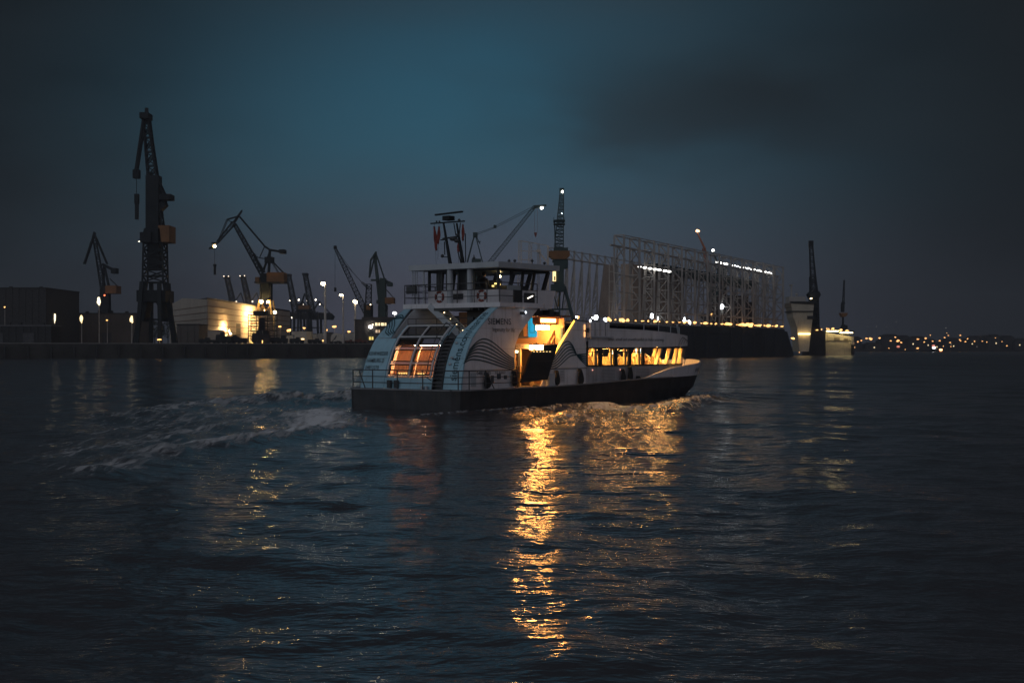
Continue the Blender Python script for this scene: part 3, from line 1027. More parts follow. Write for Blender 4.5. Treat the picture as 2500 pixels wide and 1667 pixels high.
def wall_flood(label, f, z, m, sx, sz, out=3.0):
    p_ = hB + c_ * f
    n_ = Vector((c_.y, -c_.x, 0)).normalized()
    q_ = Vector((p_.x, p_.y, QZ + z)) + n_ * out
    th = thing("floodlight", label, "floodlight", q_, 0, "floodlights on the hall")
    MB().ball((0, 0, 0), 0.5, sx, sx, sz).build("lens", m, th)
    d_ = n_ * -1
    tv_ = Vector((-n_.y, n_.x, 0))
    o_ = Vector((0, 0, 0.9 * sz + 0.3)) + d_ * 0.3
    e_ = MB()
    e_.hexa([o_ + tv_ * a - Vector((0, 0, 0.4 * b)) for a, b in ((-0.7, -1), (0.7, -1), (0.7, 1), (-0.7, 1))], [o_ + d_ * 0.06 + tv_ * a - Vector((0, 0, 0.4 * b)) for a, b in ((-0.7, -1), (0.7, -1), (0.7, 1), (-0.7, 1))])
    e_.build("wash_panel", L_PANEL, th)
    e_ = MB()
    o_ = o_ - d_ * 0.12
    e_.hexa([o_ + tv_ * a - Vector((0, 0, 0.5 * b)) for a, b in ((-0.8, -1), (0.8, -1), (0.8, 1), (-0.8, 1))], [o_ + d_ * 0.1 + tv_ * a - Vector((0, 0, 0.5 * b)) for a, b in ((-0.8, -1), (0.8, -1), (0.8, 1), (-0.8, 1))])
    e_.build("hood", DARKM, th)
    h_ = MB()
    h_.box((0, 0, 0.55 * sz + 0.1), (1.3 * sx, 0.8, 0.2))
    h_.beam((0, 0, 0.6 * sz + 0.1), n_ * -out + Vector((0, 0, 0.6 * sz + 0.1)), 0.15)
    h_.build("housing", DARKM, th)


wall_flood("pair of blazing floodlights near the top right of the floodlit hall wall", 0.47, 13.4, L_SODP, 1.1, 1.0, 7.0)
wall_flood("bright floodlight lower on the floodlit hall wall, below the blazing pair", 0.43, 10.8, L_SODP, 0.8, 1.1, 6.0)
wall_flood("white flood near the ground in front of the left end of the hall wall", 0.17, 4.6, emit("ground_flood", (1.0, 0.8, 0.5), 12), 0.9, 0.8, 3.0)
wall_flood("floodlight shining low on the hall wall beside the scaffold tower", 0.53, 2.6, emit("low_flood", (1.0, 0.62, 0.22), 10), 0.7, 0.7, 4.0)

# low sheds and blocks
block("dark_warehouse", "dark block at the far left edge of the quay with one small lamp", "warehouse", -140, 704, 112, 838, 520, 40, mat("black_brick", (0.055, 0.054, 0.055), 0.9, var=0.3))
block("shed", "long low shed behind the three wall lamps on the far left", "shed", 112, 766, 330, 838, 560, 25, HALLD)
block("shed", "small grey annex in front of the dark hall gable right of the tallest crane", "shed", 432, 793, 486, 838, 500, 14, HALLD)
block("loading_canopy", "low dark loading dock at the water end of the far left quay", "shed", -60, 796, 125, 838, 470, 10, DARKM, mat("pale_roof_edge", (0.16, 0.16, 0.17), 0.8))
off, ow, oh = block("office_building", "dark office block with lit windows directly left of the ferry's stern", "building", 866, 782, 985, 838, 515, 14, BRICK)
mb = MB()
mb.b2((-ow / 2 + 2.5, 0.5, oh + 0.35), (ow / 2, 13, oh + 1.2))
mb.build("roof_storey", BRICK, off)


def ow_px(x, y):
    v = at(x, y, 515) - off.location
    return v


for (x0, y0, x1, y1, m_) in ((908.5, 790, 912, 794, L_WIN), (916, 788, 928, 795, L_WIN), (930.5, 788, 943, 795, L_WIN), (946, 788, 957, 795, FRAMED), (901, 805, 912, 812, FRAMED), (917, 805, 927.5, 812, emit("dim_window", (1.0, 0.62, 0.3), 0.6)), (931, 805, 942, 812, FRAMED), (901, 822, 911.5, 829.5, L_WINY), (917, 822, 927, 829, FRAMED), (873, 788, 878, 796, FRAMED), (886, 788, 891, 796, FRAMED), (873, 806, 878, 813, FRAMED), (886, 806, 891, 813, FRAMED)):
    p0, p1 = ow_px(x0, y1), ow_px(x1, y0)
    f_ = MB()
    f_.b2((p0.x, -0.10, p0.z), (p1.x, -0.02, p1.z))
    fo = f_.build("window", m_, off)
    g_ = MB()
    g_.b2((p0.x - 0.1, -0.25, p0.z - 0.14), (p1.x + 0.1, 0.0, p0.z - 0.03))
    g_.b2(((p0.x + p1.x) / 2 - 0.06, -0.16, p0.z), ((p0.x + p1.x) / 2 + 0.06, -0.104, p1.z))
    g_.build("sill_and_bar", FRAMEW if m_ is not FRAMED else BRICK, fo)
p0 = ow_px(905, 798)
MB().ball((p0.x, -1.0, p0.z), 0.55, 1.3, 0.8, 0.9).build("wall_lamp", emit("office_lamp_glow", (1.0, 0.95, 0.85), 18), off)

for (x0, y0, x1, y1, Y, m_, lab) in (
        (712, 809, 748, 838, 560, CONT, "white lit site cabin with two bright windows"),
        (748, 809, 761, 838, 548, mat("lit_cream_box", (0.62, 0.50, 0.34), 0.6), "narrow cream tank box at the right end of the white site cabin"),
        (761, 815, 774, 838, 566, CONT, "pale container right of the narrow cream tank box"),
        (776, 814, 794, 838, 570, CONT, "grey pale container just left of the tallest lamp post"),
        (843, 813, 866, 838, 575, CONT, "dull pale container just left of the office block"),
        (700, 819, 716, 838, 530, CONT, "low pale container left of the white site cabin"),
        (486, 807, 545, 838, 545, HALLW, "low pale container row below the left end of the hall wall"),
        (794, 812, 812, 838, 590, HALLD, "dark container right of the tallest lamp post")):
    a, b = at(x0, y0, Y), at(x1, y1, Y)
    th = thing("container", lab, "container", ((a.x + b.x) / 2, Y, QZ), 0, "containers and cabins in the yard")
    w_, h_ = b.x - a.x, a.z - QZ
    c_m = MB()
    c_m.b2((-w_ / 2, 0, 0.12), (w_ / 2, 2.6, h_))
    for k in range(int(w_ / 0.5)):
        c_m.b2((-w_ / 2 + 0.2 + k * 0.5, -0.08, 0.25), (-w_ / 2 + 0.42 + k * 0.5, -0.004, h_ - 0.2))
    c_m.build("box", m_, th)
    c_m = MB()
    c_m.b2((-w_ / 2 - 0.06, -0.1, h_), (w_ / 2 + 0.06, 2.7, h_ + 0.16))
    c_m.build("roof", DARKM, th)
    if "two bright" in lab:
        for xx in (-1.6, 0.9):
            c_m = MB()
            c_m.b2((xx, -0.14, 1.4), (xx + 1.1, -0.09, 2.4))
            c_m.build("window", emit("cabin_window_glow", (1.0, 0.68, 0.28), 5), th)

# round roofed tent
th = thing("round_tent", "pale round ended tent lit from the front behind the small excavator", "tent", at(822, 838, 560))
mb = MB()
wd = 15 * 560 / F_PX
rows = []
for j in range(9):
    a = math.pi * j / 8
    rows.append([(math.copysign(abs(math.cos(a)) ** 0.5, math.cos(a)) * wd, y_, 3.9 * math.sin(a) ** 0.5 if 0 < j < 8 else 0) for y_ in (0, 8)])
mb.grid(rows)
mb.poly([r_[0] for r_ in rows])
mb.build("canvas", CONT, th)

# scaffold tower
th = thing("scaffold_tower", "dark scaffold tower standing in front of the floodlit crane base", "scaffold", at(642, 838, 500))
k = 500 / F_PX
mb = MB()
xs = [(x - 642) * k for x in (609.5, 629, 650, 673.5)]
zs = [(838 - y) * k for y in (836, 820, 808, 797, 783.5, 769)]
for x in xs:
    for y in (-2.5, 2.5):
        mb.b2((x - 0.13, y - 0.13, 0), (x + 0.13, y + 0.13, zs[-1] + 0.3))
for z in zs[1:]:
    for y in (-2.5, 2.5):
        mb.b2((xs[0], y - 0.1, z - 0.12), (xs[-1], y + 0.1, z + 0.12))
        mb.b2((xs[0], y - 0.05, z + 0.8), (xs[-1], y + 0.05, z + 0.9))
    for x in xs:
        mb.b2((x - 0.08, -2.5, z - 0.1), (x + 0.08, 2.5, z + 0.1))
for i in range(len(zs) - 1):
    for a, b in zip(xs[:-1], xs[1:]):
        mb.beam((a, -2.5, zs[i]), (b, -2.5, zs[i + 1]), 0.1)
        mb.beam((b, 2.5, zs[i]), (a, 2.5, zs[i + 1]), 0.1)
mb.build("scaffold_frame", DARKM, th)
for z in zs[2:]:
    MB().b2((xs[0] + .2, -2.3, z + 0.12), (xs[-1] - .2, 2.3, z + 0.20)).build("deck_boards", DARKM, th)
mb = MB()
mb.b2(((628 - 642) * k, -2, 0), ((656 - 642) * k, 2, (838 - 808) * k))
mb.b2(((634 - 642) * k, -1, (838 - 808) * k), ((646 - 642) * k, 1, (838 - 776) * k))
mb.b2(((621 - 642) * k, -2.3, zs[-1] + 0.2), ((653 - 642) * k, 1.8, zs[-1] + 1.4))
mb.build("wrapped_stair_core", DARKM, th)

# dark vehicles and machines parked on the quay
def lump(label, x0, y0, x1, Y, name="parked_machine", cat="machine", col=None, cab=0.3, group="machines parked on the quay"):
    a, b = at(x0, y0, Y), at(x1, 838, Y)
    th = thing(name, label, cat, ((a.x + b.x) / 2, Y, QZ), 0, group)
    w_, h_ = b.x - a.x, a.z - QZ
    m_ = MB()
    m_.b2((-w_ / 2, -1.1, 0.6), (w_ / 2, 1.1, h_ * 0.66))
    m_.b2((-w_ / 2 + 0.1, -1.0, h_ * 0.66), (-w_ / 2 + w_ * 0.5, 1.0, h_ * 0.8))
    m_.build("body", col or DARKM, th)
    m_ = MB()
    c0_ = -w_ / 2 + w_ * cab
    m_.hexa([(c0_, -1, h_ * 0.66), (c0_ + w_ * 0.3, -1, h_ * 0.66), (c0_ + w_ * 0.3, 1, h_ * 0.66), (c0_, 1, h_ * 0.66)], [(c0_ + w_ * 0.05, -0.9, h_), (c0_ + w_ * 0.26, -0.9, h_), (c0_ + w_ * 0.26, 0.9, h_), (c0_ + w_ * 0.05, 0.9, h_)])
    m_.build("cab", col or DARKM, th)
    for j in range(3):
        x_ = -w_ / 2 + w_ * (0.15 + 0.35 * j)
        MB().tube((x_, -1.25, 0.5), (x_, 1.25, 0.5), 0.5, 12).build("wheel", mat("tyre_black", (0.015, 0.015, 0.015), 0.9), th)
    return th


lump("dark truck parked below the left part of the lit hall wall", 486, 824, 532, 488)
lump("dark humped loader in front of the low white flood on the hall wall", 528, 811, 566, 487, cab=0.25)
lump("long dark flatbed trailer left of the scaffold tower foot", 566, 817, 604, 489, cab=0.05)
lump("dark covered truck in front of the scaffold tower foot", 616, 806, 660, 484, cab=0.3)
lump("dark trailer right of the scaffold tower", 662, 819, 702, 488, cab=0.6)
lump("dark loader with rounded top left of the tallest lamp post", 708, 823, 742, 487, cab=0.4)
lump("dark van at the foot of the tallest lamp post", 752, 826, 786, 489, cab=0.5)
lump("rusty red skip loader in front of the office block", 866, 826, 896, 492, col=RUST, cab=0.3)
lump("low red dump truck between the two slimmer lamp posts", 842, 829, 864, 491, col=RUST, cab=0.5)
th = lump("small dark excavator below the pale round tent", 805, 832, 835, 490, "excavator", "excavator", cab=0.55)
m_ = MB()
m_.beam((-0.5, 0, 1.6), (1.2 - 1.0, 0, 2.9), 0.3)
m_.beam((0.2, 0, 2.9), (-1.2, 0, 1.0), 0.22)
m_.build("boom_arm", DARKM, th)
for (x, y, lab) in ((650, 836, "left"), (792, 838, "m")):
    pass

# lamp posts
def lamp_post(label, x, ytop, ybase, Y, m, sx, sz, r_, group="lamp posts on the quay", dx=0, zg=QZ, head=True):
    base = at(x, ybase, Y)
    base.z = zg
    th = thing("lamp_post", label, "lamp post", base, 0, group)
    top = at(x, ytop, Y).z - zg
    MB().tube((0, 0, 0), (0, 0, top), r_, 8, r_ * 0.6).build("pole", mat("galvanised_pole", (0.60, 0.55, 0.50), 0.5), th)
    kx = Y / F_PX
    l_ = MB()
    l_.cluster((dx * kx, -0.3, top - 0.1), kx * sx, kx * sx * 0.8, kx * sz, int(x))
    l_.build("lamp", m, th)
    if head:
        h_ = MB()
        h_.box((dx * kx, 0.1, top + sz * kx * 0.7 + 0.1), (max(0.8, sx * kx * 1.6), 0.9, 0.22))
        h_.beam((0, 0, top), (dx * kx, 0.1, top + sz * kx * 0.7 + 0.1), 0.15)
        h_.build("lamp_head", DARKM, th)
    return th


lamp_post("tallest lamp post with a cluster of floods, on the quay left of the ferry", 794, 692, 838, 490, L_POST, 6.0, 5.0, 0.50, dx=-6)
lamp_post("slim lamp post second from left beside the tallest one", 838, 720, 838, 495, L_POST, 4.8, 3.4, 0.38, dx=-5)
lamp_post("lamp post with the broad oval glow behind the office block", 867, 736, 830, 540, L_POST, 7.0, 4.4, 0.5)
lamp_post("pale lamp just above the ferry's port stern panel", 964, 764, 838, 550, emit("cool_post_lamp", (0.95, 0.97, 1.0), 10), 6.5, 3.2, 0.25)
lamp_post("lamp with tall oval glare on a post in front of the small dim crane", 242, 736, 835, 545, L_OVAL, 5.2, 12, 0.2, head=False)  # lens flare of these lamps is built into their tall shape
lamp_post("lamp with tall oval glare, leftmost of the three before the long shed", 134, 775, 838, 530, L_OVAL, 4.0, 14, 0.15, head=False)
lamp_post("lamp with tall oval glare, middle of the three before the long shed", 199.5, 777, 838, 530, emit("amber_post_lamp", (1.0, 0.74, 0.36), 2.4), 4.0, 11.5, 0.15, head=False)
lamp_post("lamp with tall oval glare at the left foot of the tallest crane", 322, 780, 838, 500, emit("amber_post_lamp", (1.0, 0.74, 0.36), 2.4), 4.6, 9.5, 0.15, head=False)
lamp_post("small warm lamp between the middle and right lamps with oval glare", 262, 781, 838, 540, L_SODP, 2.4, 1.8, 0.12, head=False)
lamp_post("tiny lamp on the dark block at the far left edge", 12, 749, 838, 517, L_SODP, 2.0, 2.0, 0.1, head=False)
lamp_post("flat orange lamp low at the quay edge under the tallest crane", 390, 828, 838, 450, L_SODP, 7.0, 2.0, 0.1, head=False)
lamp_post("bright lamp on a short arm at the right of the floodlit crane base", 672, 762, 838, 515, L_POST, 4.8, 4.2, 0.15, head=False)
for (x, y, sx, sz, lab) in ((684, 797, 4.5, 2.2, "small amber street lamp right of the scaffold tower"), (706, 806, 6.5, 4.0, "amber lamp at the left end of the white site cabin"), (743, 800, 4.0, 2.0, "small amber lamp above the white site cabin"), (817, 797, 6.0, 3.0, "amber street lamp above the pale round tent"), (852, 809, 4.5, 2.2, "amber lamp low beside the office block"), (798, 805, 2.2, 2.0, "tiny amber lamp right of the tallest lamp post"), (789, 831, 2.4, 2.4, "white headlamp at the foot of the tallest lamp post"), (641, 833, 1.5, 5.0, "narrow lit doorway lamp at the scaffold tower foot")):
    lamp_post(lab, x, y, 838, 600 if y < 830 else 482, L_SODP, sx, sz, 0.12, "small amber lamps in the yard", head=False)

# ================================================================ FLOATING DOCK (right)
DX, DYv = 0.5, 0.867
Q0 = Vector((23.0, 403.0, 0))


def dk(q, w, z):
    """point on the dock: q along its side, w inwards from the near face"""
    return Q0 + Vector((DX, DYv, 0)) * q + Vector((-DYv, DX, 0)) * w + Vector((0, 0, z))


DT = 10.5
dock = thing("floating_dock", "long dark floating dock carrying a row of tall lattice frames, behind the ferry", "floating dock", dk(0, 0, 0))
DO = dock.location.copy()


def dl(q, w, z):
    return dk(q, w, z) - DO


mb = MB()
mb.hexa([dl(-70, 0, -1), dl(160, 0, -1), dl(160, 6, -1), dl(-70, 6, -1)], [dl(-70, 0, DT), dl(160, 0, DT), dl(160, 6, DT), dl(-70, 6, DT)])
mb.build("side_wall", DOCKP, dock)
mb = MB()
mb.hexa([dl(160, 0, -1), dl(172, 0, -1), dl(172, 6, -1), dl(160, 6, -1)], [dl(160, 0, 9.6), dl(163, 0, 9.6), dl(163, 6, 9.6), dl(160, 6, 9.6)])
mb.hexa([dl(-40, 6, -1), dl(172, 6, -1), dl(172, 40, -1), dl(-40, 40, -1)], [dl(-40, 6, 2), dl(170, 6, 2), dl(170, 40, 2), dl(-40, 40, 2)])
mb.build("pontoon", DOCKP, dock)
mb = MB()
mb.hexa([dl(-6, 40, -1), dl(20, 40, -1), dl(20, 46, -1), dl(-6, 46, -1)], [dl(-6, 40, DT), dl(20, 40, DT), dl(20, 46, DT), dl(-6, 46, DT)])
mb.build("side_wall", DOCKP, dock)
rl = MB()
for z in (11.1, 11.6):
    rl.beam(dl(-40, 0.2, z), dl(160, 0.2, z), 0.10)
for q in np.arange(-40, 160, 4):
    rl.beam(dl(q, 0.2, DT), dl(q, 0.2, 11.6), 0.08)
rl.build("dock_rail", DARKM, dock)
mb = MB()
for q in np.arange(-60, 158, 11):
    a = dl(q, -0.25, 1.0)
    mb.beam(dl(q, -0.12, 0.5), dl(q, -0.12, DT - 0.6), 0.3, 0.24)
    if q < 150:
        mb.beam(dl(q + 0.2, -0.10, DT - 2.2), dl(q + 10.8, -0.10, DT - 2.2), 0.2, 0.2)
        mb.beam(dl(q + 0.2, -0.10, 3.4), dl(q + 10.8, -0.10, 3.4), 0.26, 0.2)
mb.build("plate_frames", DOCKP, dock)
# lattice frames
for i in range(14):
    q = 21.8 + i * 10.72
    HT = 36.6 - i * 0.20
    fr = MB()
    wn_, wf_ = 1.0, 4.2
    fr.beam(dl(q, wn_, DT), dl(q, wn_, HT), 0.62, 0.5)
    fr.beam(dl(q, wf_, DT), dl(q, wf_, HT), 0.5)
    zs = np.linspace(DT, HT, 8)
    for k in range(7):
        fr.beam(dl(q, wn_, zs[k + 1]), dl(q, wf_, zs[k + 1]), 0.34)
        a, b = (wn_, wf_) if k % 2 == 0 else (wf_, wn_)
        fr.beam(dl(q, a, zs[k]), dl(q, b, zs[k + 1]), 0.32)
    # raking inner leg
    fr.beam(dl(q + 0.5, 5.6, DT), dl(q + 0.5, 3.4, HT - 4), 0.4)
    for w0_, w1_, t_ in ((7.4, 9.6, 0.34), (12.0, 13.6, 0.3)):
        if i > 2 and (i > 8 or w0_ < 10):
            fr.beam(dl(q + 1.5, w0_, DT), dl(q + 1.5, w0_, HT - 1.5), t_)
            fr.beam(dl(q + 1.5, w1_ + 1.2, DT), dl(q + 1.5, w1_, HT - 1.5), t_)
            for k in range(9):
                za, zb_ = DT + (HT - 1.5 - DT) * k / 9, DT + (HT - 1.5 - DT) * (k + 1) / 9
                a, b = (w0_, w1_) if k % 2 == 0 else (w1_, w0_)
                fr.beam(dl(q + 1.5, a, za), dl(q + 1.5, b, zb_), 0.2)
                fr.beam(dl(q + 1.5, w0_, zb_), dl(q + 1.5, w1_, zb_), 0.2)
    fr.build("lattice_frame", STEELB, dock)
gd = MB()
for z, t_ in ((33.0, 0.5), (24.5, 0.38), (14.2, 0.38), (19.5, 0.22), (29.0, 0.22)):
    gd.beam(dl(21.8 - (5 if z > 30 else 0), 3.0, z + 0.4), dl(161, 3.0, z - 2.6 * (z > 15)), t_)
gd.beam(dl(21.8, 4.2, 36.5), dl(161, 4.2, 33.8), 0.32)
gd.beam(dl(21.8, 1.0, 36.5), dl(161, 1.0, 33.8), 0.2)
for i in range(13):
    q = 21.8 + i * 10.72
    gd.beam(dl(q, 3.0, 33.2 - 0.2 * i), dl(q + 3.0, 2.0, 29.5 - 0.2 * i), 0.22)
    gd.beam(dl(q + 10.72, 3.0, 33.0 - 0.2 * i), dl(q + 7.5, 2.0, 29.5 - 0.2 * i), 0.22)
gd.build("girder", STEELB, dock)
# lamps on the dock edge
rs_ = random.Random(5)
for i, q in enumerate(np.concatenate([np.arange(10, 160, 4.6)])):
    z = DT + 1.0 + rs_.uniform(-0.2, 0.4)
    th = thing("dock_lamp", "small warm lamp glowing on the edge of the dark floating dock", "lamp", dk(q + rs_.uniform(-1, 1), 0.5, DT), 0, "warm lamps along the floating dock edge")
    s_ = rs_.choice([0.2, 0.26, 0.34, 0.5, 0.7])
    MB().cluster((0, 0, 1.0), s_ * rs_.uniform(1.1, 2.4), s_, s_ * rs_.uniform(0.7, 1.1), i).build("lens", L_SODP, th)
    MB().tube((0, 0, 0), (0, 0, 0.9), 0.06, 6).build("stem", DARKM, th)
for (x, y, s_, lab) in ((1456, 776, 5.5, "large white flood at the foot of the tallest lattice frame"), (1478, 780, 5, "smaller white flood right of the large one at the tallest lattice frame foot"), (1592, 772, 6, "white flood in the second opening of the lattice frames"), (1608, 778, 4.6, "small bright flood right of the second opening flood"), (1672, 782, 5.5, "white flood in the third opening of the lattice frames"), (1683, 787, 4.6, "bright flood on the dock edge right of the third opening"), (1763, 748, 6.0, "white flood halfway up inside the frames below the small red cab"), (1737, 769, 4.0, "flat warm flood inside the frames above the lamp row"), (1441, 783, 3.2, "small white flood left of the tallest frame foot"), (1412, 775, 3.5, "warm lit site cabin lamp left of the tallest frame")):
    Y_ = 403 + (x - 1450) / 460 * 125 + 8
    th = thing("dock_flood", lab, "floodlight", at(x, y, Y_), 0, "white floods inside the floating dock")
    kk = Y_ / F_PX
    MB().cluster((0, 0, 0), kk * s_, kk * s_ * 0.6, kk * s_ * 1.25, x).build("lens", L_WHITEF if "warm" not in lab else L_SODP, th)
    m_ = MB()
    m_.box((0, 0.3, kk * s_ * 1.4), (kk * s_ * 1.6, 0.5, 0.25))
    m_.beam((0, 0.4, kk * s_ * 1.4), (0, 0.4, -kk * s_ * 2.0), 0.15)
    m_.build("housing", DARKM, th)
for (x, y, Y_, lab) in ((1283, 772, 424, "added warm flood at the foot of the pale lattice towers, behind the ferry"), (1330, 774, 425, "added warm flood behind the ferry at the foot of the dock crane"), (1408, 774, 445, "added warm flood at the foot of the receding lattice trusses"), (1448, 776, 470, "second flood added at the foot of the receding lattice trusses")):
    th = thing("dock_flood", lab, "floodlight", at(x, y, Y_), 0, "added warm floods lighting the receding trusses")
    MB().cluster((0, 0, 0), 0.34, 0.25, 0.3, x).build("lens", emit("added_truss_flood", (1.0, 0.66, 0.36), 140), th)  # floods added, partly out of sight behind the ferry, to light the trusses
    m_ = MB()
    m_.box((0, 0, -0.5), (0.9, 0.6, 0.2))
    m_.beam((0, 0, -0.5), (0, 0, -2.2), 0.2)
    m_.build("housing", DARKM, th)
# vessel wrapped in tan sheeting inside the dock, with flood row on top
ship = thing("docked_ship", "tall ship side under tan sheeting behind the lattice frames with white floods on top", "ship", dk(0, 15, 2))
SO = ship.location.copy()
mb = MB()
qs = np.linspace(55, 97, 60)
rows = [[tuple(dk(q, 14 + 0.35 * math.sin(q * 1.9) + 0.2 * math.sin(q * 5.1), z) - SO) for q in qs] for z in np.linspace(2, 30.2, 12)]
mb.grid(rows)
rb_ = [[tuple(dk(q, 18, z) - SO) for q in qs] for z in (2, 30.2)]
mb.grid(rb_)
mb.grid([rows[-1], rb_[-1]])
for k_ in (0, -1):
    mb.grid([[rows[0][k_], rb_[0][k_]], [rows[-1][k_], rb_[-1][k_]]])
mb.build("sheeting", SHEET, ship)

mb = MB()
mb.hexa([dk(62, 9, 28.2) - SO, dk(150, 8, 25.5) - SO, dk(150, 12, 25.5) - SO, dk(62, 13, 28.2) - SO], [dk(62, 9, 30.6) - SO, dk(150, 8, 28.8) - SO, dk(150, 12, 28.8) - SO, dk(62, 13, 30.6) - SO])
mb.build("green_girder", STEELG, ship)
for (x0, y0, x1, y1, n_, m_) in ((1558, 651, 1640, 664, 7, L_WHITE), (1744, 639, 1890, 668, 17, L_WHITE)):
    for j in range(n_):
        f = (j + 0.3 + 0.4 * rs_.random()) / n_
        x, y = x0 + (x1 - x0) * f, y0 + (y1 - y0) * f
        Y_ = 440 if x < 1700 else 500 + (x - 1744) * 0.25
        th = thing("deck_flood", "white flood in the row along the top of the docked ship" if x < 1700 else "white flood in the sloping row high in the right half of the lattice frames", "floodlight", at(x, y, Y_), 0, "white floods on the docked ship" if x < 1700 else "white floods in the sloping row")
        MB().ball((0, 0, 0), 0.30 + 0.16 * rs_.random(), 1.5, 0.7, 0.7, 8, 6).build("lens", m_, th)
        MB().box((0, 0.25, 0.35), (0.8, 0.3, 0.15)).build("housing", DARKM, th)
# superstructure clutter at the far end of the frames
mb = MB()
for (q, z0, w_, h_) in ((128, 2, 8, 17.5), (137, 2, 10, 20.5), (148, 2, 7, 18.5), (118, 2, 6, 13.5)):
    p_ = dk(q, 12, z0)
    mb.box(p_ - SO + Vector((0, 0, h_ / 2)), (w_, 6, h_), 0.6)
    for k in range(7):
        mb.beam(p_ - SO + Vector((rs_.uniform(-4, 4), -3, 0)), p_ - SO + Vector((rs_.uniform(-4, 4), -3, h_ * rs_.uniform(0.8, 1.25))), 0.3)
mb.build("deck_gear", mat("dim_red_brown_gear", (0.075, 0.062, 0.058), 0.8, var=0.4), ship)
# pale ladder tower left of the tallest frame
crane("pale ladder like lattice tower just left of the tallest dock frame", 1496, 778, 415, [
    ("posts", STEELP, [("b", 1487.5, 645, 1487, 778, 1.8), ("b", 1497, 645, 1507, 770, 1.8)]),
    ("rungs", STEELP, [("b", 1487, 663, 1499, 663, 1.5), ("b", 1487, 687, 1501, 687, 1.5), ("b", 1487, 712, 1503, 712, 1.5), ("b", 1487, 736, 1505, 736, 1.5), ("b", 1487, 760, 1507, 760, 1.5)])], "ladder_tower", "lattice tower")
# second dock wall behind, receding
D2 = [Vector((2.0, 431, 0)), Vector((49, 684, 0))]
dock2 = thing("lattice_row", "receding row of tapered lattice trusses behind the crane at the centre", "lattice row", (10, 470, 5))
O2 = dock2.location.copy()
dirv = (D2[1] - D2[0]).normalized()
LL = (D2[1] - D2[0]).length
pxs = [1338, 1366, 1385, 1402, 1421, 1440, 1458, 1477, 1494, 1508]


def row2(px):
    u = (px - 1250) / F_PX
    # point on the line with that bearing
    a, d_ = D2[0], dirv
    return (u * a.y - a.x) / (d_.x - u * d_.y)


tops = MB()
prev = None
for px in pxs:
    f = row2(px)
    p_ = D2[0] + dirv * f
    k = p_.y / F_PX
    ytop = float(np.interp(px, [1270, 1338, 1402, 1500], [590, 600, 612, 628]))
    ztop = CAM_H + (850 - ytop) * k
    zb = CAM_H + (850 - 770) * k
    t_ = MB()
    t_.beam(Vector((p_.x, p_.y, zb - 6)) - O2, Vector((p_.x, p_.y, ztop)) - O2, 4.2 * k, 3 * k)
    lb = Vector((p_.x - 17 * k, p_.y + 2, zb - 6)) - O2
    lt = Vector((p_.x - 3 * k, p_.y + 2, ztop - 8)) - O2
    t_.beam(lb, lt, 2.8 * k)
    for j in range(9):
        f0, f1 = j / 9, (j + 1) / 9
        r0 = Vector((p_.x, p_.y, zb - 6 + (ztop - zb + 6) * f0)) - O2
        r1 = Vector((p_.x, p_.y, zb - 6 + (ztop - zb + 6) * f1)) - O2
        l0, l1 = lb.lerp(lt, f0), lb.lerp(lt, f1)
        t_.beam(l0 if j % 2 else r0, r1 if j % 2 else l1, 1.5 * k)
        t_.beam(l1, r1, 1.4 * k)
    t_.build("lattice_frame", STEELP if px < 1345 else STEELB, dock2)
    top = Vector((p_.x, p_.y, ztop - 0.5)) - O2
    low = Vector((p_.x, p_.y, ztop - 17 * k - 1.0)) - O2
    if prev:
        tops.beam(prev[0], top, 1.6 * k)
        tops.beam(prev[1], low, 4.0 * k, 3 * k)
        tops.beam(prev[0], low, 1.2 * k)
    prev = (top, low)
tops.build("girder", STEELP, dock2)
sl = MB()
sl.beam(D2[0] - dirv * 20 - O2 + Vector((-6, 0, 2)), D2[1] + dirv * 10 - O2 + Vector((-6, 0, 2)), 16, 7)
sl.build("pontoon", DOCKP, dock2)
mb = MB()
pq = [at(1475, 645, 600), at(1497, 648, 600), at(1502, 775, 600), at(1460, 775, 600)]
mb.hexa([p_ - O2 for p_ in pq], [p_ - O2 + Vector((0, 3, 0)) for p_ in pq])
mb.build("sheeting", SHEET, dock2)
crane("pair of pale lit lattice towers above the right end of the ferry's wheelhouse roof", 1285, 860, 430, [
    ("tower", STEELP, [("l", 1265, 860, 1270, 588, 11, 7, 20, 1.2)]),
    ("tower", STEELP, [("l", 1288, 860, 1295, 592, 11, 7, 20, 1.2)]),
    ("tower", STEELB, [("l", 1313, 860, 1315, 597, 6, 4, 18, 1.0)]),
    ("bridge", STEELP, [("b", 1270, 588, 1295, 592, 2), ("b", 1270, 612, 1294, 614, 1.5), ("b", 1295, 592, 1338, 600, 1.6), ("b", 1294, 614, 1318, 612, 1.5), ("b", 1268, 634, 1294, 634, 1.5)]),
    ("folded_arm", STEELP, [("b", 1314, 613, 1336, 640, 3), ("b", 1318, 612, 1320, 645, 2), ("x", 1310, 610, 1320, 616, 2)]),
], "lattice_towers", "lattice tower")

